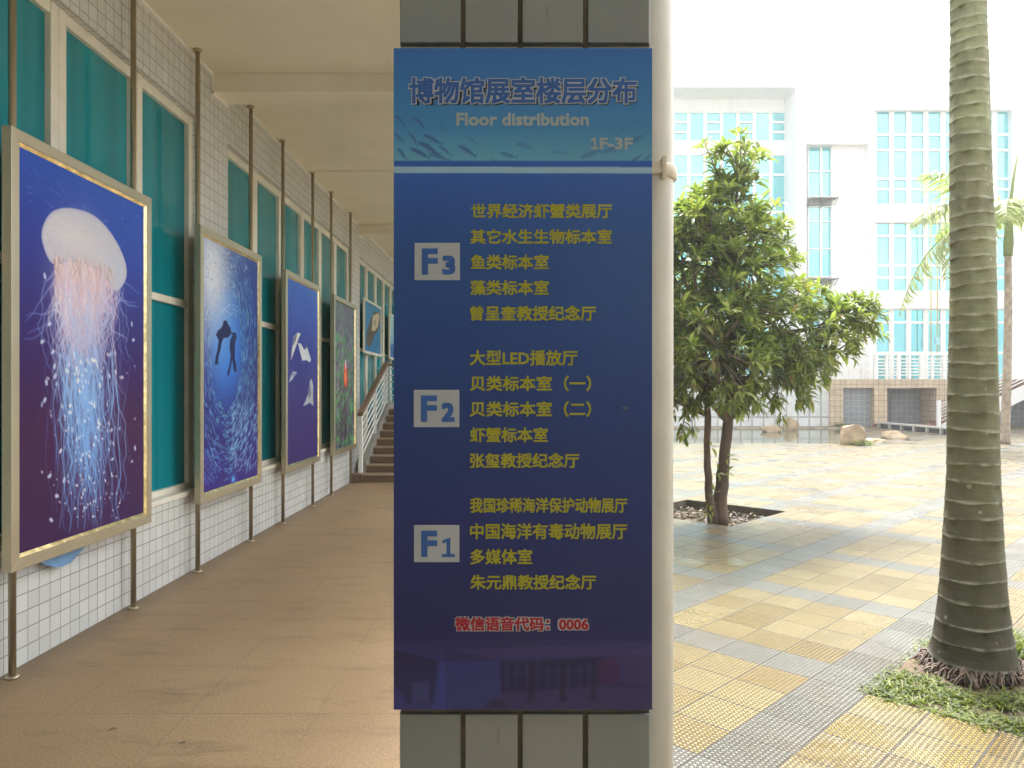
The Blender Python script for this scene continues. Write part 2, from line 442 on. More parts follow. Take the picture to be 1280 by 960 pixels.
M['bark'] = simple('tree_bark', (.115, .078, .052), 0.8, var=0.45, scale=9, bump=0.008, bscale=25, aniso=(1, 1, 0.25))

def mat_palm():
    m, nt, b = new_mat('palm_trunk_bark')
    tc = nd(nt, 'ShaderNodeTexCoord').outputs['Object']
    at = nd(nt, 'ShaderNodeAttribute', attribute_name='Col').outputs['Color']
    ring = nd(nt, 'ShaderNodeSeparateColor', {0: at}).outputs[0]
    n1 = nd(nt, 'ShaderNodeTexNoise', {'Vector': tc, 'Scale': 5.0, 'Detail': 8.0, 'Roughness': 0.65}).outputs['Fac']
    col = ramp(nt, n1, [(0.3, (.145, .148, .085)), (0.55, (.24, .252, .145)), (0.75, (.32, .35, .19))])
    mp = nd(nt, 'ShaderNodeMapping', {'Vector': tc, 'Scale': (3, 3, 26)}).outputs[0]
    n5 = nd(nt, 'ShaderNodeTexNoise', {'Vector': mp, 'Scale': 2.0, 'Detail': 3.0}).outputs['Fac']
    col = mixc(nt, ramp(nt, n5, [(0.5, 0.0), (0.8, 0.3)]), col, (.16, .14, .09))
    sp = nd(nt, 'ShaderNodeSeparateXYZ', {0: tc})
    low = nd(nt, 'ShaderNodeMapRange', {'Value': sp.outputs[2], 'From Min': 0.15, 'From Max': 2.2, 'To Min': 0.9, 'To Max': 0.0}).outputs[0]
    col = mixc(nt, low, col, (.05, .042, .028))                     # darker brown towards the foot of the trunk
    n2 = nd(nt, 'ShaderNodeTexNoise', {'Vector': tc, 'Scale': 14.0, 'Detail': 4.0}).outputs['Fac']
    rm = mth(nt, 'MULTIPLY', ring, ramp(nt, n2, [(0.38, 0.1), (0.62, 1.0)]))
    col = mixc(nt, mth(nt, 'MULTIPLY', rm, 0.75), col, (.60, .60, .52))
    vo = nd(nt, 'ShaderNodeTexVoronoi', {'Vector': tc, 'Scale': 11.0})
    dd = mth(nt, 'ADD', vo.outputs['Distance'], mth(nt, 'MULTIPLY', n2, 0.45))
    rs = nd(nt, 'ShaderNodeSeparateColor', {0: vo.outputs['Color']}).outputs[1]
    sptt = mth(nt, 'MULTIPLY', mth(nt, 'LESS_THAN', dd, 0.31), mth(nt, 'GREATER_THAN', rs, 0.45))
    col = mixc(nt, mth(nt, 'MULTIPLY', sptt, 0.6), col, (.46, .47, .40))   # lichen
    nt.links.new(col, b.inputs['Base Color'])
    b.inputs['Roughness'].default_value = 0.75
    mpv = nd(nt, 'ShaderNodeMapping', {'Vector': tc, 'Scale': (22, 22, 2.5)}).outputs[0]
    n6 = nd(nt, 'ShaderNodeTexNoise', {'Vector': mpv, 'Scale': 2.0, 'Detail': 5.0, 'Roughness': .7}).outputs['Fac']
    h = mth(nt, 'ADD', mth(nt, 'ADD', n1, mth(nt, 'MULTIPLY', n5, 0.4)), mth(nt, 'MULTIPLY', n6, .5))
    bp = nd(nt, 'ShaderNodeBump', {'Height': h, 'Strength': 0.9, 'Distance': 0.008})
    nt.links.new(bp.outputs[0], b.inputs['Normal'])
    return m
M['palm'] = mat_palm()
M['print'] = printed('printed_picture', 0.5, 0.15)
M['sign_print'] = printed('printed_sign_face', 0.42, 0.35)
def flat(name, c, rough=0.5): return simple(name, c, rough, var=0.04, rvar=0.03, spec=0.3)

# ------------------------------------------------------------------ painting helpers for the printed pictures
def lin(a):
    a = np.asarray(a, dtype=np.float64)
    return np.where(a <= 0.04045, a / 12.92, ((a + 0.055) / 1.055) ** 2.4)

class Pic:
    def __init__(s, w, h):
        s.w, s.h = w, h
        s.a = np.zeros((h, w, 3))
        s.yy, s.xx = np.mgrid[0:h, 0:w].astype(float)
    def vgrad(s, stops):
        t = s.yy[:, 0] / (s.h - 1)
        for c in range(3):
            s.a[:, :, c] = np.interp(t, [p for p, _ in stops], [q[c] / 255 for _, q in stops])[:, None]
    def glow(s, x, y, rx, ry, col, alpha, power=1.0):
        f = np.exp(-(((s.xx - x) / rx) ** 2 + ((s.yy - y) / ry) ** 2) ** power) * alpha
        s.a += (np.array(col) / 255 - s.a) * f[:, :, None]
    def dab(s, x, y, r, col, alpha):
        R_ = r * 1.8 + 1
        x0, x1 = max(0, int(x - R_)), min(s.w, int(x + R_) + 2)
        y0, y1 = max(0, int(y - R_)), min(s.h, int(y + R_) + 2)
        if x0 >= x1 or y0 >= y1: return
        d2 = (s.xx[y0:y1, x0:x1] - x) ** 2 + (s.yy[y0:y1, x0:x1] - y) ** 2
        f = np.clip(r + 0.5 - np.sqrt(d2), 0, 1) * alpha
        s.a[y0:y1, x0:x1] += (np.asarray(col) / 255 - s.a[y0:y1, x0:x1]) * f[:, :, None]
    def stroke(s, pts, r, col, alpha, col2=None, r2=None):
        pts = np.asarray(pts, float)
        seg = np.hypot(*np.diff(pts, axis=0).T)
        L = np.concatenate([[0], np.cumsum(seg)])
        n = max(2, int(L[-1] / max(0.7, r * 0.8)))
        t = np.linspace(0, L[-1], n)
        xs = np.interp(t, L, pts[:, 0]); ys = np.interp(t, L, pts[:, 1])
        col = np.asarray(col, float); col2 = col if col2 is None else np.asarray(col2, float)
        r2 = r if r2 is None else r2
        for i in range(n):
            k = i / (n - 1)
            s.dab(xs[i], ys[i], r + (r2 - r) * k, col + (col2 - col) * k, alpha)
    def poly(s, pts, col, alpha=1.0):
        pts = np.asarray(pts, float)
        x0, x1 = max(0, int(pts[:, 0].min()) - 1), min(s.w, int(pts[:, 0].max()) + 2)
        y0, y1 = max(0, int(pts[:, 1].min()) - 1), min(s.h, int(pts[:, 1].max()) + 2)
        if x0 >= x1 or y0 >= y1: return
        acc = np.zeros((y1 - y0, x1 - x0))
        for ox in (-.33, 0, .33):
            for oy in (-.33, 0, .33):
                x = s.xx[y0:y1, x0:x1] + ox; y = s.yy[y0:y1, x0:x1] + oy
                ins = np.zeros(x.shape, bool)
                j = len(pts) - 1
                for i in range(len(pts)):
                    xi, yi = pts[i]; xj, yj = pts[j]
                    if yi != yj:
                        ins ^= ((yi > y) != (yj > y)) & (x < (xj - xi) * (y - yi) / (yj - yi) + xi)
                    j = i
                acc += ins
        f = acc / 9 * alpha
        s.a[y0:y1, x0:x1] += (np.asarray(col) / 255 - s.a[y0:y1, x0:x1]) * f[:, :, None]
    def ell(s, x, y, a, b, ang, col, alpha=1.0):
        t = np.linspace(0, 2 * np.pi, 14, endpoint=False)
        ca, sa = math.cos(ang), math.sin(ang)
        px = x + a * np.cos(t) * ca - b * np.sin(t) * sa
        py = y + a * np.cos(t) * sa + b * np.sin(t) * ca
        s.poly(np.stack([px, py], 1), col, alpha)
    def grain(s, amt):
        s.a += rng.normal(0, amt, s.a.shape[:2])[:, :, None]
    def mesh(s, name, mat, corner, du, dv, parent, gain=1.0):
        """corner = top-left point; du, dv = full-width and full-height vectors"""
        w, h = s.w, s.h
        a = np.clip(s.a, 0.004, 1)
        colr = np.clip(lin(a) * gain, 0, 0.9)
        uu, vv = np.meshgrid(np.linspace(0, 1, w), np.linspace(0, 1, h))
        co = np.array(corner)[None, None] + uu[:, :, None] * np.array(du) + vv[:, :, None] * np.array(dv)
        me = bpy.data.meshes.new(name)
        nv = w * h; nf = (w - 1) * (h - 1)
        me.vertices.add(nv); me.vertices.foreach_set('co', co.astype(np.float32).ravel())
        idx = np.arange(nv).reshape(h, w)
        q = np.stack([idx[:-1, :-1], idx[1:, :-1], idx[1:, 1:], idx[:-1, 1:]], -1).reshape(-1, 4)
        me.loops.add(nf * 4); me.loops.foreach_set('vertex_index', q.ravel().astype(np.int32))
        me.polygons.add(nf); me.polygons.foreach_set('loop_start', (np.arange(nf) * 4).astype(np.int32))
        me.update(calc_edges=True); me.validate()
        ca = me.color_attributes.new('Col', 'FLOAT_COLOR', 'POINT')
        full = np.ones((nv, 4), np.float32); full[:, :3] = colr.reshape(-1, 3)
        ca.data.foreach_set('color', full.ravel())
        me.materials.append(mat)
        o = bpy.data.objects.new(name, me); COL.objects.link(o)
        o.parent = parent
        return o
    def tosize(s): return s

# ================================================================== THE SETTING
# paved plaza: its mesh lives in the paver grid (45 degrees to the building), 5 cm below the corridor floor
GO = Vector((1.0085, 3.468, -0.05)); GA = R(45.5)
def to_grid(x, y):
    dx, dy = x - GO.x, y - GO.y
    return (dx * math.cos(GA) + dy * math.sin(GA), -dx * math.sin(GA) + dy * math.cos(GA))
def from_grid(u, v):
    return (GO.x + u * math.cos(GA) - v * math.sin(GA), GO.y + u * math.sin(GA) + v * math.cos(GA))
PALM_PIT = (3 * TS, 8 * TS, -4.8 * TS, -1.0 * TS)            # u0,u1,v0,v1 in grid metres
TREE_PIT = (15.9 * TS, 20.9 * TS, 8.6 * TS, 13.6 * TS)
POOL = [(-3.0, 22.3), (9.9, 22.0), (15.2, 31.9), (-3.0, 31.9)]
def plaza_mesh():
    bm = bmesh.new()
    def loop(pts):
        vs_ = [bm.verts.new((x, y, 0)) for x, y in pts]
        for i in range(len(vs_)): bm.edges.new((vs_[i], vs_[(i + 1) % len(vs_)]))
    loop([to_grid(*p) for p in [(0.30, -14), (60, -14), (60, 46), (-3.05, 46), (-3.05, 20.2), (0.30, 20.2)]])
    for (u0, u1, v0, v1) in (PALM_PIT, TREE_PIT):
        loop([(u0, v0), (u0, v1), (u1, v1), (u1, v0)])
    loop([to_grid(*p) for p in POOL])
    bmesh.ops.triangle_fill(bm, use_beauty=True, use_dissolve=False, edges=bm.edges[:])
    for f in bm.faces:
        if f.normal.z < 0: f.normal_flip()
    # sides of the pits
    me = bpy.data.meshes.new('plaza'); bm.to_mesh(me); bm.free()
    me.materials.append(M['plaza'])
    o = bpy.data.objects.new('plaza', me); COL.objects.link(o)
    o.location = GO; o.rotation_euler = (0, 0, GA)
    return struct(o)
plaza_mesh()
def curb(name, u0, u1, v0, v1, z0, z1, w=0.03):
    mb = MB()
    mb.box(u0 - w, u0, v0 - w, v1 + w, z0, z1); mb.box(u1, u1 + w, v0 - w, v1 + w, z0, z1)
    mb.box(u0, u1, v0 - w, v0, z0, z1); mb.box(u0, u1, v1, v1 + w, z0, z1)
    o = mb.build(name, simple('pit_edge_concrete', (.13, .115, .09), 0.8, var=.3, scale=12))
    o.location = GO; o.rotation_euler = (0, 0, GA)
    return struct(o)
curb('pit_edge', *TREE_PIT, -0.3, -0.004)
curb('pit_edge', *PALM_PIT, -0.3, -0.004)
struct(MB().box(-400, 400, -300, 500, -1.2, -0.62).build('ground', M['asphalt']))
wb_ = MB()
wb_.add([(x, y, -0.13) for x, y in POOL], [(0, 1, 2, 3)])
struct(wb_.build('water', M['water']))
pe = MB()
for (a, b_) in zip(POOL, POOL[1:] + POOL[:1]):
    pe.add([(a[0], a[1], -0.055), (b_[0], b_[1], -0.055), (b_[0], b_[1], -0.6), (a[0], a[1], -0.6)], [(0, 1, 2, 3)])
struct(pe.build('pool_edge', simple('pool_edge_stone', (.40, .35, .26), 0.7, var=.3, scale=3)))
struct(MB().box(-2.80, 0.296, -7, 20, -0.4, 0.0).build('floor', M['floor']))

# ------------------------------------------------------------------ museum wing on the left
WX = -2.80
mus = thing('museum_building', 'cream arcade wing with white tiled wall and tall teal windows along the tan passage', 'building')
BAYS = [(-5.4, 0.15, 6), (0.80, 6.50, 6), (7.15, 12.50, 6), (13.15, 18.55, 6)]
SILL, HEAD, CEIL = 0.69, 3.95, 4.47
wl = MB()
wl.box(WX - .3, WX, -7, 20, -.3, SILL - .03); wl.box(WX - .3, WX, -7, 20, HEAD, CEIL + .2)
edges_ = [-7] + [e for b in BAYS for e in b[:2]] + [20]
for i in range(0, len(edges_), 2):
    wl.box(WX - .3, WX, edges_[i], edges_[i + 1], SILL - .03, HEAD)
wl.box(-2.9, .2, 20.0, 20.2, -.3, CEIL)
wl.build('wall', M['tile'], mus)
for y in (7.35, 13.55):                                             # further pillars under the eaves beam
    MB().box(-.19, .205, y, y + .4, -.05, 4.179).build('pillar', M['tile'], mus)
cl = MB()
cl.box(-3.1, 0.55, -7, 20.2, CEIL, CEIL + .3)
for y in (-5.62, .58, 6.78, 12.98, 19.18): cl.box(WX, 0.21, y, y + .31, 4.30, CEIL - .001)
cl.box(-.17, .21, -7, 20, 4.18, CEIL - .002)                       # eaves beam over the pillars
for y in (3.68, 9.80, 16.0): cl.box(WX, -.17, y, y + .03, CEIL - .012, CEIL - .001)
cl.box(.56, 26.0, -7, -.35, CEIL - .25, CEIL + .3)                   # unseen slab added behind the viewer to darken the pillar and sign
cl.build('ceiling', M['paint'], mus, bevel=.012)
up_ = MB(); up_.box(-8, -3.12, -7, 20.2, -.3, 9.5); up_.box(-3.1, 26.0, -7, -3.2, CEIL + .302, 9.5); up_.box(-2.79, 26.0, -3.4, -3.2, -.3, CEIL - .26)  # left body, plus an unseen wing added behind the viewer to block light
up_.build('upper_wall_and_blocker', M['tile'], mus)
tr = MB()
for y0, y1 in ((-5.31, .58), (.89, 6.78), (7.09, 12.98), (13.29, 19.18)):
    tr.box(WX, WX + .018, y0 + .002, y1 - .002, CEIL - .03, CEIL - .004)
for y0 in (.58, 6.78, 12.98):
    tr.box(WX, WX + .02, y0 - .018, y0 - .002, 4.282, CEIL - .034); tr.box(WX, WX + .02, y0 - .018, y0 + .33, 4.264, 4.298)
tr.build('trim', M['white'], mus)
for (b0, b1, n) in BAYS:
    MB().box(WX - .12, WX + .022, b0 + .002, b1 - .002, SILL - .03, SILL + .012).build('sill', M['frame_white'], mus, bevel=.006)
    pitch = (b1 - b0) / n
    for k in range(n):
        y0, y1 = b0 + k * pitch, b0 + (k + 1) * pitch
        z0, z1 = SILL + .013, HEAD - .002
        f = MB(); fw = .078; xa, xb = WX - .125, WX - .055
        f.box(xa, xb, y0 + .002, y0 + fw, z0, z1); f.box(xa, xb, y1 - fw, y1 - .002, z0, z1)
        f.box(xa, xb - .004, y0 + fw, y1 - fw, z1 - fw, z1); f.box(xa, xb - .004, y0 + fw, y1 - fw, z0, z0 + .05)
        f.box(xa, xb - .006, y0 + fw, y1 - fw, 2.27, 2.33)
        w = f.build('window', M['frame_white'], mus, bevel=.005)
        g = MB()
        g.box(xa + .012, xa + .03, y0 + fw - .01, y1 - fw + .01, z0 + .04, 2.28); g.box(xa + .012, xa + .03, y0 + fw - .01, y1 - fw + .01, 2.32, z1 - fw + .01)
        g.build('pane', M['teal'], w)
# windows in the far end wall
for k in range(3):
    x0 = -2.75 + k * .95
    f = MB(); f.box(x0, x0 + .06, 19.93, 19.99, 1.3, 3.9); f.box(x0 + .87, x0 + .93, 19.93, 19.99, 1.3, 3.9)
    for z in (1.3, 2.1, 3.0, 3.84): f.box(x0 + .06, x0 + .87, 19.935, 19.99, z, z + .06)
    w = f.build('window', M['frame_white'], mus)
    MB().box(x0 + .05, x0 + .88, 19.965, 19.995, 1.33, 3.87).build('pane', M['teal'], w)

# ------------------------------------------------------------------ stairs at the end of the passage
ST0, TR, RI, NS = 12.42, .32, .13, 9
st = thing('staircase', 'brown stone steps with pale edges climbing to a landing at the end of the passage', 'stairs', (-1.5, ST0, 0))
def rel(mb, root):
    l = root.location
    mb.v = [(a - l.x, b - l.y, c - l.z) for a, b, c in mb.v]
    return mb
SX0, SX1 = -2.60, -.45
s1 = MB(); s2 = MB()
s1.box(-2.76, SX0, ST0 - .02, ST0 + .30, 0, RI)
for k in range(NS):
    y = ST0 + k * TR
    s1.box(SX0, SX1, y, ST0 + NS * TR if k < NS - 1 else 20, k * RI + .001, (k + 1) * RI - .025)
    s2.box(SX0, SX1, y - .02, y + .30 if k < NS - 1 else 20, (k + 1) * RI - .024, (k + 1) * RI)
s2.box(-2.77, SX0 - .002, ST0 - .035, ST0 + .30, RI - .001, RI + .02)
rel(s1, st).build('riser', M['stair_stone'], st); rel(s2, st).build('tread', M['nosing'], st, bevel=.006)
sg = MB()
yT = ST0 + (NS - 1) * TR
sg.prism([(ST0 + .31, .0), (ST0 + .31, RI * 1.0 + .18), (yT, NS * RI + .10), (20, NS * RI + .10), (20, 0)], 'x', -2.70, SX0 - .003)
rel(sg, st).build('stringer', M['stringer'], st)
sr = thing('stair_railing', 'white barred railing with brown handrail along the left of the stairs', 'railing', (-2.66, ST0, RI))
r1 = MB(); r2 = MB()
RXc = -2.655
pA = (ST0 + .12, 1.13); pB = (yT + .02, 2.05)
def zs(y): return pA[1] + (pB[1] - pA[1]) * (y - pA[0]) / (pB[0] - pA[0])
r2.prism([(pA[0] - .06, zs(pA[0] - .06)), (pA[0] - .06, zs(pA[0] - .06) + .065), (pB[0] + .03, zs(pB[0]) + .08), (pB[0] + .03, zs(pB[0]) + .01)], 'x', RXc - .045, RXc + .045)
for y, zb in ((pA[0], RI + .021), ((pA[0] + pB[0]) / 2, 0), (pB[0], 0)):
    zb = zb or zs(y) - .86
    wpo = .055 if y == pA[0] else .025
    r1.box(RXc - .03, RXc + .03, y - wpo, y + wpo, zb, zs(y) - .005)
for k in range(6):
    dz = -.10 - k * .125
    r1.tube([(RXc, pA[0] + .03, zs(pA[0]) + dz), (RXc, pB[0], zs(pB[0]) + dz)], .016, 8)
zl = NS * RI
for k in range(6): r1.tube([(RXc + .02, pB[0] + .05, zl + .14 + k * .135), (-.5, pB[0] + .05, zl + .14 + k * .135)], .014, 8)
for x in (-2.1, -1.5, -.9): r1.box(x - .02, x + .02, pB[0] + .03, pB[0] + .07, zl + .001, zl + .86)
r2.box(RXc + .05, -.5, pB[0] + .01, pB[0] + .09, zl + .87, zl + .92)
rel(r1, sr).build('rail', M['white'], sr); rel(r2, sr).build('handrail', M['rail_brown'], sr, bevel=.01)

# ------------------------------------------------------------------ pillar, drainpipe, sign
PY = 1.15
pil = thing('tiled_pillar', 'grey tiled square pillar of the arcade carrying the blue floor directory sign', 'pillar', (.013, PY + .2, 0))
PX0, PX1 = X(497.5, PY), X(815.5, PY)
core = MB().box(PX0 + .004, PX1 - .004, PY + .006, PY + .394, -.05, 4.18)
rel(core, pil).build('core', simple('dark_grout', (.115, .10, .075), .9, var=.4, scale=14, bump=.002, bscale=60), pil)
tl = MB()
cols_px = [(500.5, 575.5), (581.5, 647.0), (653.0, 728.5), (735.0, 812.0)]
pitch = 1.0415 / 10
zt = Z(55.5, PY)                                     # a joint just above the sign
zz = zt
while zz > 0: zz -= pitch
rows = []
while zz < 4.15:
    rows.append((max(zz + .0035, -.045), min(zz + pitch - .0035, 4.178))); zz += pitch
for (a, b_) in rows:
    for (c0, c1) in cols_px:
        j = random.uniform(0, .0012)
        tl.box(X(c0, PY), X(c1, PY), PY + j, PY + .008, a, b_)
        tl.box(X(c0, PY), X(c1, PY), PY + .392, PY + .400 - j, a, b_)
    for k in range(4):
        y0 = PY + .012 + k * .0955
        tl.box(PX0 + j, PX0 + .008, y0, y0 + .088, a, b_)
        tl.box(PX1 - .008, PX1 - j, y0, y0 + .088, a, b_)
def pillar_tile():
    m, nt, b = new_mat('grey_glazed_tile')
    ge = nd(nt, 'ShaderNodeNewGeometry')
    tc = nd(nt, 'ShaderNodeTexCoord').outputs['Object']
    c = ramp(nt, ge.outputs['Random Per Island'], [(0, (.235, .26, .27)), (.5, (.265, .285, .29)), (1, (.29, .30, .30))])
    n = nd(nt, 'ShaderNodeTexNoise', {'Vector': tc, 'Scale': 18.0, 'Detail': 9.0, 'Roughness': .75}).outputs['Fac']
    c = mixc(nt, ramp(nt, n, [(.5, 0.), (.8, .35)]), c, (.36, .35, .30))
    mp = nd(nt, 'ShaderNodeMapping', {'Vector': tc, 'Scale': (40, 40, 9)}).outputs[0]
    n2 = nd(nt, 'ShaderNodeTexNoise', {'Vector': mp, 'Scale': 1., 'Detail': 2.}).outputs['Fac']
    c = mixc(nt, ramp(nt, n2, [(.70, 0.), (.74, .5)]), c, (.20, .16, .11))
    nt.links.new(c, b.inputs['Base Color'])
    b.inputs['Roughness'].default_value = .3
    bp = nd(nt, 'ShaderNodeBump', {'Height': n, 'Strength': .4, 'Distance': .001})
    nt.links.new(bp.outputs[0], b.inputs['Normal'])
    return m
rel(tl, pil).build('tile', pillar_tile(), pil, bevel=.0016)

pp = thing('drainpipe', 'white plastic drainpipe running down beside the tiled pillar', 'drainpipe', (.2505, 1.36, -.05))
pm = MB()
pr = .0375
pm.tube([(0, 0, 0), (0, 0, 4.52)], pr, 40)
pm.tube([(0, 0, 2.95), (0, 0, 3.07)], pr + .004, 40)
pm.build('pipe', M['pvc'], pp)
ck = MB()
zc = Z(213, 1.33) + .05
ck.tube([(0, 0, zc - .0125), (0, 0, zc - .010), (0, 0, zc + .010), (0, 0, zc + .0125)], [pr + .004, pr + .0065, pr + .0065, pr + .004], 40)
ck.box(.006, .0125, -.062, -.0405, zc - .021, zc + .016); ck.box(-.030, .0055, -.056, -.0445, zc - .008, zc + .008)
ck.box(-.012, .0055, -.060, -.0565, zc - .013, zc - .004)
ck.build('clamp', M['clamp'], pp)

# the sign: a thin printed board, coordinates below are photo pixels on its own plane
SY = 1.138
def sx(px): return X(px, SY)
def sz(py): return Z(py, SY)
sgn = thing('directory_sign', 'tall blue museum floor directory board with yellow and white writing fixed to the pillar', 'sign', (sx(654), SY + .006, sz(474)))
L0, L1, T0, T1 = 492.0, 815.3, 60.0, 887.3
bd = MB().box(sx(L0), sx(L1), SY + .001, PY - .0015, sz(T1), sz(T0))
rel(bd, sgn).build('board', simple('blue_board_edge', (.03, .07, .25), .4), sgn)
GS = 1.75                                            # print is seen in shade: photo value -> ink reflectance
pic = Pic(330, 830)
def SP(px, py): return ((px - L0) / (L1 - L0) * 329, (py - T0) / (T1 - T0) * 829)
pic.vgrad([(0, (46, 88, 148)), (.06, (46, 96, 150)), (.12, (56, 110, 155)), (.171, (84, 136, 160)), (.1715, (46, 82, 150)), (.1955, (44, 78, 148)),
           (.30, (38, 68, 122)), (.45, (34, 58, 112)), (.60, (32, 48, 98)), (.72, (33, 41, 92)), (.86, (31, 35, 80)), (1, (38, 37, 84))])
pic.glow(*SP(800, 330), 130, 150, (60, 88, 128), .30)
pic.glow(*SP(660, 120), 160, 40, (70, 125, 170), .15)
def fish(px, py, ln, ang, a):
    x, y = SP(px, py); ca, sa = math.cos(ang), math.sin(ang); n = ln * 1.02
    def q(u, v): return (x + u * n * ca - v * n * sa, y + u * n * sa + v * n * ca)
    pic.poly([q(-.5, 0), q(-.3, -.10), q(0, -.13), q(.28, -.07), q(.40, -.02), q(.55, -.13), q(.5, 0), q(.55, .13), q(.40, .02), q(.28, .07), q(0, .12), q(-.3, .09)], (50, 82, 128), a)
    pic.poly([q(-.45, .02), q(-.2, .06), q(.2, .04), q(.2, .07), q(-.2, .11)], (120, 160, 178), a * .6)
for (px, py, ln, an, a) in [(499, 150, 22, .75, .7), (524, 153, 20, .8, .75), (518, 150, 16, .5, .5), (498, 172, 18, .7, .7), (516, 173, 22, .9, .6), (540, 174, 28, .45, .8), (535, 185, 34, .55, .9), (524, 191, 30, .45, .8),
        (502, 192, 20, .9, .8), (553, 160, 14, .5, .35), (583, 188, 28, .55, .75), (590, 175, 16, .6, .4), (556, 188, 22, .6, .6), (548, 196, 30, .3, .6), (635, 194, 24, .25, .6), (655, 182, 26, .25, .35), (617, 200, 10, .2, .4),
        (700, 191, 22, .05, .25), (738, 193, 30, -.35, .45), (765, 187, 30, -.4, .35), (797, 174, 26, -.65, .45), (795, 199, 20, -.6, .6), (810, 197, 16, -.7, .6), (790, 155, 22, -.7, .2), (775, 165, 20, -.6, .2)]:
    fish(px, py, ln * .95, an, a)
# darker band and the pale stripe under the header
x0, y0 = SP(492, 201); x1, y1 = SP(816, 207.8); pic.poly([(x0 - 1, y0), (x1 + 1, y0), (x1 + 1, y1), (x0 - 1, y1)], (42, 78, 150), 1)
x0, y0 = SP(492, 208); x1, y1 = SP(816, 216); pic.poly([(x0 - 1, y0), (x1 + 1, y0 + .8), (x1 + 1, y1 + .8), (x0 - 1, y1)], (122, 152, 172), 1)
# faint picture of a building along the foot
def pp_(pts, c, a): pic.poly([SP(*p) for p in pts], c, a)
pp_([(490, 806), (560, 800), (815, 800), (815, 890), (490, 890)], (48, 44, 88), .45)
pp_([(490, 812), (548, 826), (548, 880), (510, 880), (500, 865), (490, 852)], (26, 26, 48), .8)
pp_([(548, 828), (626, 826), (626, 887), (540, 887)], (46, 62, 128), .55)
pp_([(626, 826), (752, 820), (752, 858), (626, 866)], (28, 30, 62), .85)
for k in range(9): pp_([(632 + k * 13, 828), (634.5 + k * 13, 828), (634.5 + k * 13, 862), (632 + k * 13, 862)], (58, 62, 98), .6)
pp_([(640, 840), (742, 836), (742, 838), (640, 842)], (56, 58, 96), .6)
pp_([(745, 826), (775, 820), (775, 852), (748, 860)], (66, 36, 70), .7)
pp_([(770, 820), (815, 806), (815, 858), (776, 852)], (60, 52, 98), .6)
pp_([(560, 812), (815, 803), (815, 818), (640, 828)], (60, 56, 104), .5)
pp_([(626, 868), (752, 858), (815, 862), (815, 890), (590, 890)], (66, 56, 96), .5)
for x in (664, 704, 742): pp_([(x - 3, 832), (x + 1, 832), (x + 3, 868), (x + 6, 876), (x - 5, 878)], (30, 28, 48), .75)
pp_([(515, 853), (536, 851), (536, 878), (516, 880)], (60, 66, 110), .55)
for k in range(9):
    a = -math.pi * (k + .5) / 9
    x, y = SP(620, 884); pic.stroke([(x, y), (x + 9 * math.cos(a), y + 9 * math.sin(a)), (x + 14 * math.cos(a), y + 11 * math.sin(a))], 1.0, (26, 28, 44), .6)
low_ = pic.a[int(SP(0, 796)[1]):].copy()
for _ in range(4):
    low_[1:-1] = (low_[:-2] + low_[1:-1] * 2 + low_[2:]) / 4; low_[:, 1:-1] = (low_[:, :-2] + low_[:, 1:-1] * 2 + low_[:, 2:]) / 4
low_ = low_ * .72 + np.array((36, 35, 74)) / 255 * .28
low_[:, :int(low_.shape[1] * .2)] += np.array((6, 7, 16)) / 255
fade_ = np.clip((np.arange(len(low_)) - 2) / 40, 0, 1)[:, None, None]
pic.a[-len(low_):] = pic.a[-len(low_):] * (1 - fade_) + low_ * fade_
# little scuff
xs_, ys_ = SP(782, 510)
pic.poly([(xs_ - 5, ys_), (xs_, ys_ - 2), (xs_ + 5, ys_), (xs_, ys_ + 2)], (110, 100, 90), .8); pic.ell(xs_, ys_, 2.2, .8, 0, (40, 50, 90), .9)
pic.grain(.006)
def spt(px, py, dy=0.0):
    l = sgn.location
    return (sx(px) - l.x, SY + dy - l.y, sz(py) - l.z)
pic.mesh('printed_face', M['sign_print'], spt(L0 + .2, T0 + .2), (sx(L1 - .2) - sx(L0 + .2), 0, 0), (0, 0, sz(T1 - .2) - sz(T0 + .2)), sgn, GS)

_txt = {}
def glyph_mesh(body):
    c = bpy.data.curves.new('lettering', 'FONT'); c.body = body; c.resolution_u = 2; c.fill_mode = 'FRONT'
    o = bpy.data.objects.new('lettering', c); COL.objects.link(o)
    dg = bpy.context.evaluated_depsgraph_get()
    me = bpy.data.meshes.new_from_object(o.evaluated_get(dg))
    v = np.zeros(len(me.vertices) * 3); me.vertices.foreach_get('co', v); v = v.reshape(-1, 3)
    f = [tuple(p.vertices) for p in me.polygons]
    bpy.data.objects.remove(o); bpy.data.curves.remove(c); bpy.data.meshes.remove(me)
    return v, f
INK = {'yellow': flat('yellow_ink', (.40, .39, .03), .5), 'white': flat('white_ink', (.46, .49, .53), .5), 'pale': flat('pale_ink', (.36, .43, .46), .5),
       'black': flat('black_ink', (.02, .025, .03), .5), 'blue': flat('blue_ink', (.045, .13, .42), .5), 'red': flat('red_ink', (.40, .02, .035), .5), 'box': flat('white_box_ink', (.45, .48, .53), .5)}
def shifts(r, n): return [(0, 0)] + [(r * a_, r * b_) for a_, b_ in ((1, 1), (1, -1), (-1, 1), (-1, -1), (1, 0), (-1, 0), (0, 1), (0, -1))]
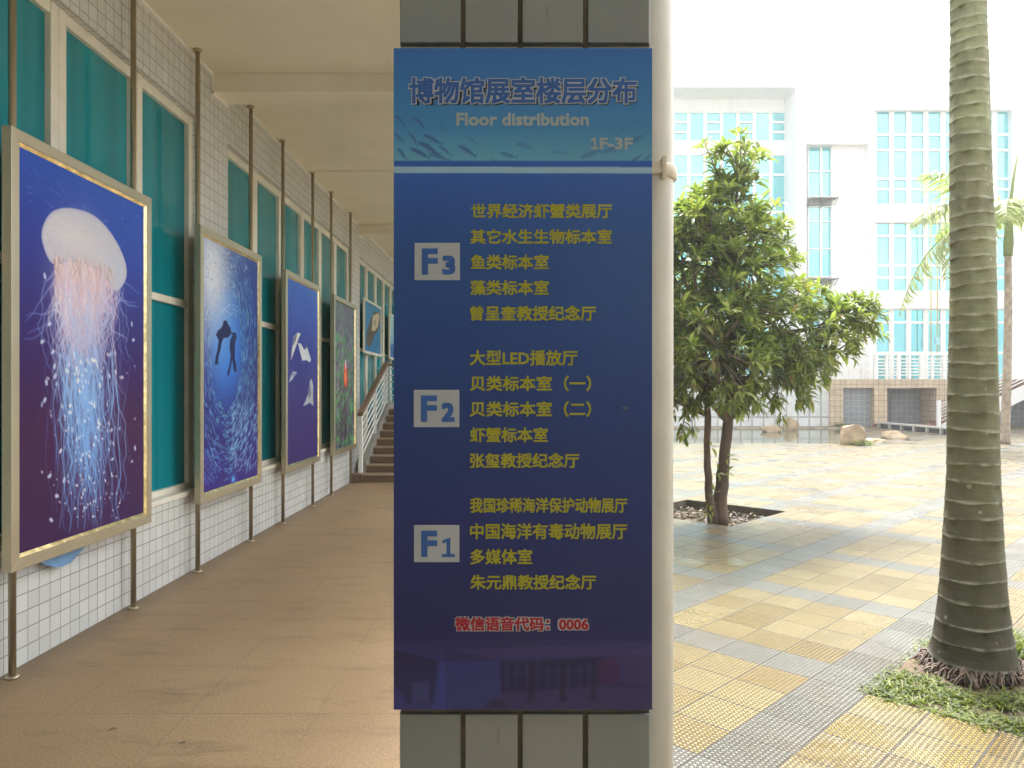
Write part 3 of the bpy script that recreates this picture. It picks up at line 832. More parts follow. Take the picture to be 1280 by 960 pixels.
def write(body, x0, x1, y0, y1, ink, bold=.5, depth=.0006, off=(0, 0), name='lettering'):
    """fit the words into a pixel box on the sign; bold = stroke thickening in pixels"""
    v, f = glyph_mesh(body)
    mn, mxx = v.min(0), v.max(0)
    bx = (x1 - x0 - 2 * bold) / (mxx[0] - mn[0]); by = (y1 - y0 - 2 * bold) / (mxx[1] - mn[1])
    px = x0 + bold + (v[:, 0] - mn[0]) * bx + off[0]; py = y1 - bold - (v[:, 1] - mn[1]) * by + off[1]
    mb = MB()
    for i, (ax_, ay_) in enumerate(shifts(bold, 8)):
        mb.add([spt(px[k] + ax_, py[k] + ay_, -depth - i * 4e-6) for k in range(len(px))], f)
    return mb
def put(mb, ink): return mb.build('lettering', INK[ink], sgn)
title = '博物馆展室楼层分布'
tb = (511.5, 796, 97, 130)
put(write(title, *tb, 'black', 2.2, .0003, (1.9, 2.0)), 'black')
mbw = write(title, tb[0] - 1.2, tb[1] + 1.2, tb[2] - 1.2, tb[3] + 1.2, 'white', 2.3, .0006); put(mbw, 'white')
put(write(title, *tb, 'blue', .85, .0010), 'blue')
put(write('Floor distribution', 570.5, 736, 141, 157.5, 'pale', .75), 'pale')
put(write('F-3F', 749.5, 791, 172, 187, 'pale', .8), 'pale')
one = [(738.5, 187), (738.5, 184.4), (742, 184.4), (742, 175.6), (738.6, 176.8), (738.6, 174), (743, 172), (745, 172), (745, 184.4), (748, 184.4), (748, 187)]
put(MB().add([spt(a_, b_, -.0006) for a_, b_ in one], [tuple(range(len(one)))]), 'pale')
for body, x0, x1, y0, y1 in [('世界经济虾蟹类展厅', 589, 765, 254.5, 273), ('其它水生生物标本室', 588, 765, 286.5, 305), ('鱼类标本室', 588.5, 686, 318, 337), ('藻类标本室', 588, 686, 350, 369),
        ('曾呈奎教授纪念厅', 588, 745, 382, 401), ('大型LED播放厅', 587.5, 722, 437.5, 457), ('贝类标本室（一）', 587.5, 739, 469.5, 489), ('贝类标本室（二）', 587.5, 739, 501.5, 521),
        ('虾蟹标本室', 587.5, 685, 534, 553), ('张玺教授纪念厅', 587.5, 724, 566, 585), ('我国珍稀海洋保护动物展厅', 587.5, 784, 622, 641), ('中国海洋有毒动物展厅', 587.5, 784, 654, 674),
        ('多媒体室', 588, 665.5, 686, 705.5), ('朱元鼎教授纪念厅', 588, 745, 718, 737)]:
    put(write(body, x0, x1, y0, y1, 'yellow', .46), 'yellow')
rb = (569, 735.5, 771, 788.5)
put(write('微信语音代码：0006', rb[0] - 1, rb[1] + 1, rb[2] - 1, rb[3] + 1, 'white', 2.1, .0004), 'white')
put(write('微信语音代码：0006', *rb, 'red', .55, .0008), 'red')
for dgt, bx0, bx1, by0, by1 in (('3', 518.3, 575, 303.6, 350.2), ('2', 517.3, 574.2, 487.3, 533.8), ('1', 517.6, 574.3, 656.2, 702.6)):
    mb = MB(); p0, p1 = spt(bx0, by0, -.0005), spt(bx1, by1, -.0005)
    mb.add([(p0[0], p0[1], p1[2]), (p1[0], p0[1], p1[2]), (p1[0], p0[1], p0[2]), (p0[0], p0[1], p0[2])], [(0, 1, 2, 3)])
    mb.build('floor_box', INK['box'], sgn)
    put(write('F', bx0 + 9, bx0 + 29, by0 + 7, by0 + 40, 'blue', 1.7, .0009), 'blue')
    if dgt == '1':
        one = [(bx0 + 34.5, by0 + 40), (bx0 + 34.5, by0 + 36.2), (bx0 + 40.6, by0 + 36.2), (bx0 + 40.6, by0 + 21.6), (bx0 + 35.2, by0 + 23.2), (bx0 + 35.2, by0 + 19.4), (bx0 + 43.0, by0 + 16), (bx0 + 45.4, by0 + 16), (bx0 + 45.4, by0 + 36.2), (bx0 + 51, by0 + 36.2), (bx0 + 51, by0 + 40)]
        put(MB().add([spt(a_, b_, -.0009) for a_, b_ in one], [tuple(range(len(one)))]), 'blue')
        continue
    put(write(dgt, bx0 + 34.5, bx0 + 51, by0 + 16, by0 + 40, 'blue', 1.5, .0009), 'blue')

# ------------------------------------------------------------------ the four framed posters on steel poles
FX = -2.655                                         # plane of the frame fronts
PZ0, PZ1, PL = .595, 2.95, 1.49
PC = [4.62, 6.94, 9.235, 11.48]
AW, AZ0, AZ1 = PL - .16, PZ0 + .085, PZ1 - .085     # visible artwork
def PA(i, pic):
    """photo pixel -> pixel of poster i's picture"""
    y0 = PC[i] - AW / 2
    def f(px, py):
        Y = (-FX) * F / (VX - px)
        z = H - (py - VY) / F * Y
        return ((Y - y0) / AW * (pic.w - 1), (AZ1 - z) / (AZ1 - AZ0) * (pic.h - 1))
    return f

def art_jelly():
    p = Pic(230, 380); q = PA(0, p)
    p.vgrad([(0, (52, 88, 190)), (.12, (50, 74, 172)), (.30, (54, 56, 140)), (.5, (58, 40, 106)), (.7, (72, 38, 84)), (1, (64, 38, 88))])
    p.glow(215, 30, 120, 90, (58, 98, 200), .5); p.glow(20, 330, 120, 120, (62, 30, 70), .5)
    for k in range(90):                              # shimmer at the surface
        x, y = rng.uniform(0, 230), rng.uniform(2, 60) ** 1.0
        p.ell(x, y, rng.uniform(2, 6), rng.uniform(.5, 1.1), rng.uniform(-.2, .5), (110, 150, 220), rng.uniform(.1, .4))
    # hanging strands behind
    def strand(x0, y0, x1, y1, r, c1, c2, a, wob):
        n = 26; t = np.linspace(0, 1, n)
        ph = rng.uniform(0, 6.28, 3); am = rng.uniform(.3, 1, 3) * wob
        x = x0 + (x1 - x0) * t + (np.sin(t * 6 + ph[0]) * am[0] + np.sin(t * 13 + ph[1]) * am[1] * .5 + np.sin(t * 26 + ph[2]) * am[2] * .25) * np.minimum(1, t * 2.5)
        y = y0 + (y1 - y0) * t
        pts = np.array([q(a_, b_) for a_, b_ in zip(x, y)])
        p.stroke(pts, r, c1, a, c2, r * .6)
    for k in range(70):
        x0 = rng.uniform(68, 152); x1 = 66 + (x0 - 68) * 1.12 + rng.normal(0, 8); y1 = rng.uniform(470, 655)
        strand(x0, 325 + rng.uniform(-5, 15), x1, y1, rng.uniform(.5, 1.3), (150, 165, 225), (90, 150, 225), rng.uniform(.10, .3), 6)
    for k in range(16):                              # curling outer tentacles
        sgn_ = -1 if k % 2 else 1
        x0 = 74 if sgn_ < 0 else 148
        y = 330 + rng.uniform(0, 60)
        pts = [q(x0, y)]
        a = math.pi / 2 + sgn_ * -.5
        x, yy = x0, y
        for j in range(14):
            a += rng.normal(0, .35) + (.03 * sgn_); x += math.cos(a) * 6 + sgn_ * .4; yy += math.sin(a) * 8
            pts.append(q(x, yy))
            if not 40 < x < 172: break
        p.stroke(pts, 1.0, (180, 190, 235), .35, (110, 150, 225), .6)
    # pale pink core of oral arms
    for k in range(110):
        x0 = rng.uniform(74, 148); c = 1 - abs(x0 - 108) / 44
        y1 = 360 + 160 * max(.15, c) * rng.uniform(.5, 1.1)
        x1 = x0 + (106 - x0) * .25 + rng.normal(0, 6)
        col = [(235, 205, 215), (225, 190, 205), (205, 190, 225), (240, 222, 222)][k % 4]
        strand(x0, 312 + rng.uniform(0, 18), x1, y1, rng.uniform(1.0, 3.2), col, (200, 170, 205), rng.uniform(.14, .42), 7)
    for k in range(26):
        x0 = rng.uniform(95, 126)
        strand(x0, 330 + rng.uniform(0, 40), x0 + rng.normal(0, 5), rng.uniform(400, 470), .8, (215, 130, 130), (170, 70, 80), rng.uniform(.2, .5), 6)
    p.glow(*q(112, 375), 38, 70, (224, 205, 222), .62); p.glow(*q(104, 350), 40, 45, (236, 220, 226), .55)
    for k in range(120):
        x0 = rng.uniform(72, 150); strand(x0, 335 + rng.uniform(0, 40), x0 + (112 - x0) * .15 + rng.normal(0, 7), rng.uniform(400, 520), rng.uniform(.6, 1.6), [(238, 232, 240), (200, 195, 232), (226, 190, 205)][k % 3], (170, 190, 235), rng.uniform(.2, .5), 8)
    # lower curtain: many fine bluish filaments and white flecks
    for k in range(105):
        x0 = rng.normal(114, 18); x1 = x0 + rng.normal(4, 10)
        strand(x0, 430 + rng.uniform(0, 60), x1, rng.uniform(560, 668), rng.uniform(.5, 1.1), (150, 190, 240), (110, 170, 235), rng.uniform(.25, .6), 6)
    p.glow(*q(116, 520), 30, 80, (130, 175, 240), .55)
    for k in range(190):
        t = rng.uniform(0, 1); x = rng.normal(112 + 8 * (t - .3), 27 * (1 - .25 * t)); y = 440 + t * 210
        x = min(max(x, 44), 172)
        cx, cy = q(x, y); s_ = rng.uniform(.9, 2.6) * (1.15 - .5 * t)
        p.ell(cx, cy, s_ * rng.uniform(.9, 1.7), s_ * .8, rng.uniform(0, 3.1), [(225, 235, 250), (190, 215, 245), (240, 240, 245)][k % 3], rng.uniform(.5, .95))
    for (x, y) in [(60, 345), (66, 405), (70, 440), (57, 427), (72, 458), (60, 500), (168, 405), (170, 425), (172, 560), (68, 650), (75, 620), (66, 595), (73, 470), (148, 465), (140, 470), (62, 478), (84, 600)]:
        cx, cy = q(x, y); p.ell(cx, cy, 3.4, 2.0, rng.uniform(0, 3), (205, 220, 245), .85)
    # bell
    bell = [(165, 690), (200, 668), (250, 668), (310, 690), (360, 740), (395, 800), (412, 850), (412, 890), (395, 922), (378, 930), (352, 898), (325, 868), (280, 850), (235, 838), (200, 846), (172, 838), (150, 790), (144, 740)]
    bp_ = [q(x / 2.56, y / 2.56) for x, y in bell]
    bp2 = []
    for i in range(len(bp_)):                        # soften the outline
        a, b_, c_, d_ = [np.array(bp_[(i + o) % len(bp_)]) for o in (-1, 0, 1, 2)]
        for t in (0, .25, .5, .75):
            bp2.append(.5 * ((2 * b_) + (-a + c_) * t + (2 * a - 5 * b_ + 4 * c_ - d_) * t * t + (-a + 3 * b_ - 3 * c_ + d_) * t ** 3))
    p.poly(bp2, (206, 206, 220), .97)
    old = p.a.copy()
    p.poly(bp2, (255, 255, 255), 1); mask = (p.a.min(2) > .97); p.a = old.copy()
    bx_, by_ = q(100, 290); ex, ey = q(150, 345)
    p.glow(bx_ - 6, by_ + 6, 46, 16, (222, 220, 226), .6); p.glow(ex, ey, 26, 26, (190, 200, 222), .75); p.glow(*q(68, 318), 14, 12, (200, 196, 214), .7); p.glow(*q(112, 335), 30, 9, (214, 176, 176), .6)
    for k in range(140):
        x, y = q(rng.uniform(56, 160), rng.uniform(258, 350)); p.ell(x, y, rng.uniform(2, 7), rng.uniform(1, 3), rng.uniform(-.4, .9), [(232, 228, 232), (178, 178, 206), (222, 208, 210)][k % 3], rng.uniform(.06, .2))
    p.stroke(bp2 + bp2[:1], 5.0, (168, 176, 212), .10); p.stroke(bp2 + bp2[:1], 2.2, (160, 170, 214), .16)
    p.a = np.where(mask[:, :, None], p.a, old)
    for k in range(70):
        x = rng.uniform(70, 146); y = 318 + 18 * ((x - 70) / 76) + rng.uniform(-3, 6)
        strand(x, y, x + rng.normal(0, 4), y + rng.uniform(20, 70), rng.uniform(.6, 1.5), [(190, 150, 140), (240, 225, 225), (225, 205, 215)][k % 3], (215, 195, 215), rng.uniform(.3, .6), 3)
    p.grain(.008)
    return p

def art_divers():
    p = Pic(180, 320); q = PA(1, p)
    p.vgrad([(0, (60, 84, 165)), (.3, (34, 60, 150)), (.6, (42, 46, 126)), (1, (60, 42, 132))])
    cx, cy = q(286, 425)
    p.glow(cx, cy, 64, 92, (52, 130, 235), .95, 1.5); p.glow(*q(300, 545), 90, 45, (52, 44, 140), .7); p.glow(*q(255, 480), 14, 90, (60, 44, 130), .8)
    for k in range(2300):                            # fish wheeling round the shaft of light
        th = rng.uniform(0, 2 * math.pi); rr = rng.uniform(.82, 1.75) + abs(rng.normal(0, .05))
        x = cx + 56 * rr * math.cos(th); y = cy + 95 * rr * math.sin(th) + 12
        if not (0 < x < 180 and 0 < y < 320): continue
        tang = math.atan2(95 * math.cos(th), -56 * math.sin(th)) + rng.normal(0, .25)
        l = rng.uniform(3, 8) * (.7 + .5 * (rr - .8))
        up_ = .5 - .5 * math.sin(th)
        right_low = max(0, math.cos(th) * .6 + math.sin(th) * .6)
        if rng.uniform() < .36 + .5 * right_low:
            c = np.array((120, 190, 240)) * (.65 + .35 * rng.uniform()); a = rng.uniform(.3, .85)
        else:
            c = (24, 34, 104) if rng.uniform() < .6 else (80, 125, 215); a = rng.uniform(.35, .75)
        p.ell(x, y, l, 1.0, tang, c, a)
    p.glow(*q(268, 338), 60, 92, (226, 232, 246), .95)
    for k in range(200):
        x, y = q(rng.uniform(256, 312), rng.uniform(308, 400)); p.ell(x, y, rng.uniform(2, 5), .8, rng.uniform(-.9, .3), (90, 130, 205) if k % 2 else (235, 240, 250), rng.uniform(.2, .6))
    for k in range(260):
        x, y = q(rng.uniform(292, 324), rng.uniform(505, 590)); p.ell(x, y, rng.uniform(3, 7), .8, -.75 + rng.normal(0, .2), (150, 205, 245), rng.uniform(.4, .9))
    for k in range(120):
        x, y = q(rng.uniform(252, 278), rng.uniform(560, 605)); p.ell(x, y, rng.uniform(2, 5), .7, .4 + rng.normal(0, .3), (90, 140, 225), rng.uniform(.3, .7))
    def S(pts, r, r2=None): p.stroke([q(*a) for a in pts], r * 1.3, (20, 28, 76), .9, None, r2 and r2 * 1.3)
    d1 = [(722, 66), (732, 66), (736, 78), (745, 90), (744, 112), (735, 120), (722, 122), (716, 135), (712, 160), (706, 180), (704, 206), (694, 207), (696, 185), (702, 160), (706, 130), (699, 112), (704, 98), (716, 88), (720, 78)]
    d2 = [(752, 103), (761, 105), (763, 118), (759, 135), (758, 160), (757, 185), (761, 205), (763, 230), (755, 228), (752, 205), (749, 190), (745, 215), (737, 246), (733, 236), (741, 205), (744, 180), (741, 150), (743, 128), (749, 116)]
    for dv_ in (d1, d2): p.poly([q(x / 2.56, 375 + y / 2.56) for x, y in dv_], (22, 30, 82), .92)
    S([(289, 414), (293, 417)], .9); S([(276, 413), (273, 419)], .9)
    p.dab(*q(294, 599), 3.2, (120, 225, 255), .9); p.glow(*q(294, 599), 9, 9, (90, 170, 255), .6)
    p.grain(.008)
    return p

def art_rays():
    p = Pic(140, 240); q = PA(2, p)
    p.vgrad([(0, (66, 112, 205)), (.15, (58, 92, 190)), (.4, (52, 58, 150)), (.7, (58, 46, 120)), (1, (60, 44, 112))])
    def mp_(pts, c, a=1): p.poly([q(x / 2.56, 375 + y / 2.56) for x, y in pts], c, a)
    mp_([(935, 195), (940, 150), (945, 118), (958, 104), (968, 108), (962, 118), (955, 140), (946, 165)], (214, 218, 215)); mp_([(940, 150), (946, 120), (956, 108), (950, 132)], (70, 72, 110), .8)
    mp_([(958, 138), (968, 140), (978, 160), (986, 145), (990, 160), (1000, 190), (996, 200), (985, 192), (972, 194)], (206, 214, 222)); mp_([(978, 160), (988, 130), (984, 118), (990, 150)], (80, 84, 130), .8)
    mp_([(929, 265), (934, 245), (942, 228), (956, 232), (948, 240), (940, 255)], (176, 184, 206)); mp_([(936, 246), (942, 232), (950, 234)], (90, 92, 130), .7)
    mp_([(974, 340), (984, 318), (990, 300), (996, 258), (1002, 252), (1007, 275), (1006, 320), (1008, 340), (996, 328), (986, 335)], (168, 176, 190)); mp_([(990, 300), (996, 262), (1000, 300), (994, 318)], (96, 96, 130), .7)
    p.grain(.008)
    return p

def art_reef():
    p = Pic(140, 240); q = PA(3, p)
    p.vgrad([(0, (112, 106, 132)), (.25, (108, 100, 126)), (.6, (88, 84, 100)), (1, (70, 56, 88))])
    for k in range(1500):
        x, y = rng.uniform(0, 140), rng.uniform(0, 240)
        g = rng.uniform()
        band = abs(math.sin(x * .05 + y * .012))
        c = (70, 175, 80) if g < .40 * band + .18 else ((140, 200, 120) if g < .5 else ((130, 104, 165) if g < .72 else ((60, 40, 62) if g < .9 else (170, 165, 190))))
        a = rng.uniform(.3, .8) * (.5 if y < 50 else 1)
        p.ell(x, y, rng.uniform(2, 9), rng.uniform(.8, 2.6), rng.normal(1.5, .5), c, a)
    for k in range(80):
        x, y = rng.uniform(30, 90), rng.uniform(120, 225); p.ell(x, y, rng.uniform(4, 12), rng.uniform(2, 4), rng.normal(1.5, .4), (62, 34, 44), .3)
    x, y = q(433.5, 469)
    p.ell(x, y, 22, 13, 1.5, (218, 70, 40), 1); p.ell(x - 2, y + 4, 14, 8, 1.5, (236, 120, 50), .9); p.ell(x, y - 18, 5, 9, .1, (222, 200, 225), .95); p.ell(x, y + 2, 2, 8, 0.1, (240, 220, 210), .5); p.ell(x + 3, y + 18, 4, 5, 1.4, (200, 70, 40), .9)
    p.grain(.01)
    return p

arts = [art_jelly, art_divers, art_rays, art_reef]
plabels = ['steel framed poster of a white jellyfish trailing tentacles on blue water',
           'steel framed poster of two divers inside a swirling ring of fish',
           'steel framed poster of pale rays swimming in plain deep blue water',
           'steel framed poster of an orange fish among green and purple reef weed']
def make_frame_parts(t):
    f = MB(); w = .064; a, b_ = -.053, 0.0
    hh = PL / 2
    def pr_(pts):                                     # mitred members
        f.prism(pts, 'x', a, b_)
    pr_([(-hh, PZ0), (-hh, PZ1), (-hh + w, PZ1 - w), (-hh + w, PZ0 + w)]); pr_([(hh, PZ0), (hh - w, PZ0 + w), (hh - w, PZ1 - w), (hh, PZ1)])
    pr_([(-hh + .0004, PZ1), (hh - .0004, PZ1), (hh - w, PZ1 - w + .0004), (-hh + w, PZ1 - w + .0004)]); pr_([(-hh + .0004, PZ0), (-hh + w, PZ0 + w - .0004), (hh - w, PZ0 + w - .0004), (hh - .0004, PZ0)])
    f.box(a + .001, a + .012, -hh + w, hh - w, PZ0 + w, PZ1 - w)
    f.build('frame', M['steel'], t, bevel=.003)
    g = MB(); i0, i1, z0, z1 = -hh + w + .001, hh - w - .001, PZ0 + w + .001, PZ1 - w - .001
    bw = .019
    for (pA_, pB_, pC_, pD_) in (((i0, z0), (i0, z1), (i0 + bw, z1 - bw), (i0 + bw, z0 + bw)), ((i1, z1), (i1, z0), (i1 - bw, z0 + bw), (i1 - bw, z1 - bw)),
                             ((i0, z1), (i1, z1), (i1 - bw, z1 - bw), (i0 + bw, z1 - bw)), ((i1, z0), (i0, z0), (i0 + bw, z0 + bw), (i1 - bw, z0 + bw))):
        g.add([(-.004, *pA_), (-.004, *pB_), (-.017, *pC_), (-.017, *pD_)], [(0, 1, 2, 3)])
    g.build('gold_trim', M['brass'], t)
    for y in (-.63, .63):
        m = MB(); m.tube([(-.0745, y, .012), (-.0745, y, CEIL - .013)], .0195, 18)
        po = m.build('pole', M['steel'], t)
        m = MB(); m.tube([(-.0745, y, 0.0), (-.0745, y, .010), (-.0745, y, .016)], [.036, .036, .024], 18); m.build('flange', M['steel'], po)
        m = MB(); m.tube([(-.0745, y, CEIL - .022), (-.0745, y, CEIL - .016), (-.0745, y, CEIL - .001)], [.026, .036, .036], 18); m.build('flange', M['steel'], po)
for i, yc in enumerate(PC):
    t = thing('framed_poster', plabels[i], 'poster', (FX, yc, 0), 0, 'framed posters on steel poles along the wall')
    if i == 0:
        make_frame_parts(t); proto = t
    else:
        for ch in list(proto.children):
            if ch.name.startswith('artwork'): continue
            c = ch.copy(); COL.objects.link(c); c.parent = t
            for g in ch.children:
                d_ = g.copy(); COL.objects.link(d_); d_.parent = c
    p = arts[i]()
    p.mesh('artwork', M['print'], (-.018, -AW / 2, AZ1), (0, AW, 0), (0, 0, AZ0 - AZ1), t, 1.0)

# blue cut-out showing below the jellyfish poster
cu = MB()
yy_ = [P_ for P_ in [(4.18, .60), (4.24, .575), (4.30, .535), (4.38, .505), (4.46, .49), (4.54, .497), (4.62, .53), (4.74, .585), (4.80, .61), (4.86, .66), (4.2, .66)]]
cu.prism(yy_, 'x', WX + .045, WX + .060)
cuo = cu.build('wall_cutout', M['lilac'], None, bevel=.004)
tag(cuo, 'blue flat sea creature cutout peeping out below the jellyfish poster', 'wall decoration')

# two large pictures high on the wall above the stairs
def art_manta(second):
    p = Pic(120, 80)
    if not second:
        p.vgrad([(0, (70, 138, 178)), (1, (58, 118, 168))])
        p.poly([(20, 46), (40, 28), (70, 10), (112, 6), (120, 14), (110, 34), (92, 42), (70, 50), (50, 66), (26, 72), (12, 66)], (92, 84, 74), 1)
        p.poly([(60, 18), (104, 8), (112, 14), (100, 32), (74, 42), (52, 44)], (206, 196, 168), .9)
        p.ell(76, 28, 10, 5, -.4, (120, 110, 92), .5)
    else:
        p.vgrad([(0, (170, 205, 205)), (.6, (140, 185, 205)), (1, (70, 120, 180))]); p.poly([(0, 60), (30, 52), (60, 60), (100, 50), (120, 58), (120, 80), (0, 80)], (52, 96, 168), .9)
    p.grain(.01)
    return p
for second, y0, y1, lb in ((False, 13.28, 14.92, 'framed picture of a big pale bellied ray hung across the windows above the stairs'), (True, 15.95, 17.55, 'framed pale sea picture hung across the windows beyond the ray picture')):
    z0, z1 = 2.22, 3.22
    t = thing('wall_picture', lb, 'picture', (WX + .03, (y0 + y1) / 2, z0), 0, 'pictures above the stairs')
    l = (y1 - y0) / 2
    m = MB(); m.box(-.005, .03, -l, l, 0, .05); m.box(-.005, .03, -l, l, 1.0 - .04, 1.0); m.box(-.005, .03, -l, -l + .04, .05, .96); m.box(-.005, .03, l - .04, l, .05, .96); m.box(-.004, .01, -l + .04, l - .04, .05, .96)
    m.build('frame', M['frame_white'], t, bevel=.004)
    art_manta(second).mesh('artwork', M['print'], (.016, -l + .04, .96), (0, 2 * l - .08, 0), (0, 0, -.91), t, 1.0)

# ================================================================== THE BUILDING ACROSS THE PLAZA
YF = 33.9
bld = thing('white_building', 'white multi storey block with teal glass curtain walls across the wet plaza', 'building', (X(1040, YF), YF, -.05))
fa = MB()
def fbox(mb, p0, p1, q0, q1, Y0, Y1, Yr=None):
    Yr = Yr or YF
    mb.box(X(p0, Yr), X(p1, Yr), Y0, Y1, Z(q1, Yr), Z(q0, Yr))
fbox(fa, 520, 1560, 62, 109, YF, 40)                         # parapet band
fbox(fa, 995, 1560, 109, 137.5, YF, 40)
fbox(fa, 995, 1008, 137.5, 476, YF, 40)
fbox(fa, 1008, 1086, 137.5, 180, YF, 40)
fbox(fa, 1043.5, 1086, 180, 476, YF + .35, 40)               # wall beside the slot windows, set back
fbox(fa, 1008, 1043.5, 180, 476, YF + .62, 40)
fbox(fa, 1086, 1093, 137.5, 476, YF, 40)
fbox(fa, 1265, 1560, 137.5, 476, YF, 40)
for q0, q1 in ((256.5, 277.5), (365, 385.5)): fbox(fa, 1093, 1265, q0, q1, YF + .07, 40)
fbox(fa, 1093, 1265, 137.5, 256.5, YF + .42, 40); fbox(fa, 1093, 1265, 277.5, 365, YF + .42, 40); fbox(fa, 1093, 1265, 385.5, 476, YF + .42, 40)
YR = 35.3                                                    # back of the left recess
def rbox(p0, p1, q0, q1, Y0=YR, Y1=40): fbox(fa, p0, p1, q0, q1, Y0, Y1, YR)
XJ = 983.1
def zr(q): return Z(q, YR)
fa.box(X(520, YF), X(995, YF) - .001, YR, 40, zr(139), Z(109, YF) - .001)
for q0, q1 in ((177, 192.5), (285, 300), (393, 408), (470, 545)): fa.box(X(520, YF), X(995, YF) - .001, YR, 40, zr(q1), zr(q0))
fa.box(X(520, YF), X(995, YF) - .001, YR + .4, 40.2, zr(476), zr(139))
rel(fa, bld).build('wall', M['facade'], bld)
FLOORS_R = [(137.5, 256.5, [(137.5, 168, 0), (168, 187.5, 1), (187.5, 223.5, 0), (223.5, 236.5, 1), (236.5, 256.5, 0)]),
            (277.5, 365, [(277.5, 295, 0), (295, 332, 0), (332, 347, 1), (347, 365, 0)]),
            (385.5, 475.5, [(385.5, 403, 0), (403, 441, 0), (441, 475.5, 0)])]
def far_window(p0, p1, q0, q1, Yp, splits, mull=.085, depth=.14, vsplit=None, sw=.05):
    """frame and glass of one window light; splits = photo rows of the cross bars"""
    x0, x1, z0, z1 = X(p0, Yp), X(p1, Yp), Z(q1, Yp), Z(q0, Yp)
    m = MB()
    m.box(x0 + .002, x0 + mull, Yp, Yp + depth, z0 + .002, z1 - .002); m.box(x1 - mull, x1 - .002, Yp, Yp + depth, z0 + .002, z1 - .002)
    m.box(x0 + mull, x1 - mull, Yp + .003, Yp + depth, z1 - .07, z1 - .002); m.box(x0 + mull, x1 - mull, Yp + .003, Yp + depth, z0 + .002, z0 + .07)
    for s_ in splits: m.box(x0 + mull, x1 - mull, Yp + .006, Yp + depth, Z(s_, Yp) - sw, Z(s_, Yp) + sw)
    if vsplit:
        xv = X(vsplit, Yp); m.box(xv - .03, xv + .03, Yp + .009, Yp + depth, z0 + .071, z1 - .071)
    w = rel(m, bld).build('window', M['white'], bld)
    g = MB(); g.box(x0 + mull - .01, x1 - mull + .01, Yp + .075, Yp + .10, z0 + .05, z1 - .05)
    rel(g, bld).build('pane', M['glass'], w)
    return w
for (q0, q1, rows_) in FLOORS_R:
    for k in range(8):
        p0 = 1093 + 21.5 * k
        far_window(p0, p0 + 21.5, q0, q1, YF + .2, [r_[0] for r_ in rows_[1:]], mull=.11, sw=.055)
for (q0, q1, n_) in ((139, 177, 0), (192.5, 285, 1), (300, 393, 1), (408, 470, 1)):
    for k in range(10):
        p1 = XJ - 20.45 * k + 0.6; p0 = p1 - 20.45
        sp_ = ([152.5, 165] if k % 2 == 0 else []) if n_ == 0 else ([q0 + (q1 - q0) * .28, q0 + (q1 - q0) * .78] if k % 2 == 0 else [q0 + (q1 - q0) * .28])
        far_window(p0, p1, q0, q1, YR + .03, sp_, mull=.08)
for (q0, q1, sp_) in ((180, 247, [214]), (257, 347, [277, 311]), (357, 445, [377, 411])):
    for a, b_ in ((1010, 1026.5), (1026.5, 1043.3)):
        far_window(a, b_, q0, q1, YF + .45, sp_, mull=.05, sw=.03, depth=.12)
    w = MB()                                              # vent sashes pushed open
    for a, b_ in ((1010, 1026.3), (1027, 1043)):
        xa, xb = X(a, YF + .4), X(b_, YF + .4); zt_ = Z(q1 + 1, YF + .4)
        w.box(xa, xb, YF - .1, YF - .05, zt_ - .10, zt_ - .05); w.box(xa, xa + .05, YF - .05, YF + .5, zt_ - .09, zt_ - .03); w.box(xb - .05, xb, YF - .05, YF + .5, zt_ - .09, zt_ - .03)
        w.tube([(xa + .02, YF - .08, zt_ - .08), (xa + .02, YF + .5, zt_ - .42)], .018, 6); w.tube([(xb - .02, YF - .08, zt_ - .08), (xb - .02, YF + .5, zt_ - .42)], .018, 6)
        w.box(xa + .05, xb - .05, YF - .045, YF + .45, zt_ - .07, zt_ - .055)
    rel(w, bld).build('vent_sash', M['stringer'], bld)
    s_ = MB(); s_.box(X(1009, YF), X(1043, YF), YF + .3, YF + .62, Z(q1 + 9.5, YF + .45), Z(q1 + 1.5, YF + .45))
    rel(s_, bld).build('vent_louvre', M['grey_tile'], bld)
# podium under the terrace
YP = 32.3
po = MB(); pz = Z(474, YP)
def pbox(p0, p1, q0, q1, Y0, Y1): po.box(X(p0, YP), X(p1, YP), Y0, Y1, Z(q1, YP), Z(q0, YP))
gb = 536.0
pbox(1038, 1400, 474, 485, YP, YF + .4); pbox(1038, 1054, 485, gb, YP, YF + .4); pbox(1093, 1109, 485, gb, YP, YF + .4); pbox(1171, 1190, 485, gb, YP, YF + .4); pbox(1320, 1400, 485, gb, YP, YF + .4)
pbox(1111, 1126, 485.2, gb, YP + 1.2, YF + .4)
rel(po, bld).build('podium', M['podium_tile'], bld)
for bx_ in ((X(1054, YP) + .002, X(1093, YP) - .002, YP + .3), (X(1126, YP) + .25, X(1171, YP) - .002, YP + 1.3), (X(1190, YP) + .002, X(1320, YP) - .002, YP + 1.2)):
    rel(MB().box(*bx_, YF + .38, -.1, Z(485.1, YP)), bld).build('podium_recess', M['grey_tile'], bld)
pk = MB()
0 and pk.box(X(1054, YP) + .002, X(1093, YP) - .002, YP + .3, YF + .38, -.1, Z(485.1, YP))

pw = MB()
pw.box(X(480, YP), X(1038, YP) - .003, YP + .15, YF + .5, -.4, Z(478, YP))
rel(pw, bld).build('base_wall', M['pale_panel'], bld)
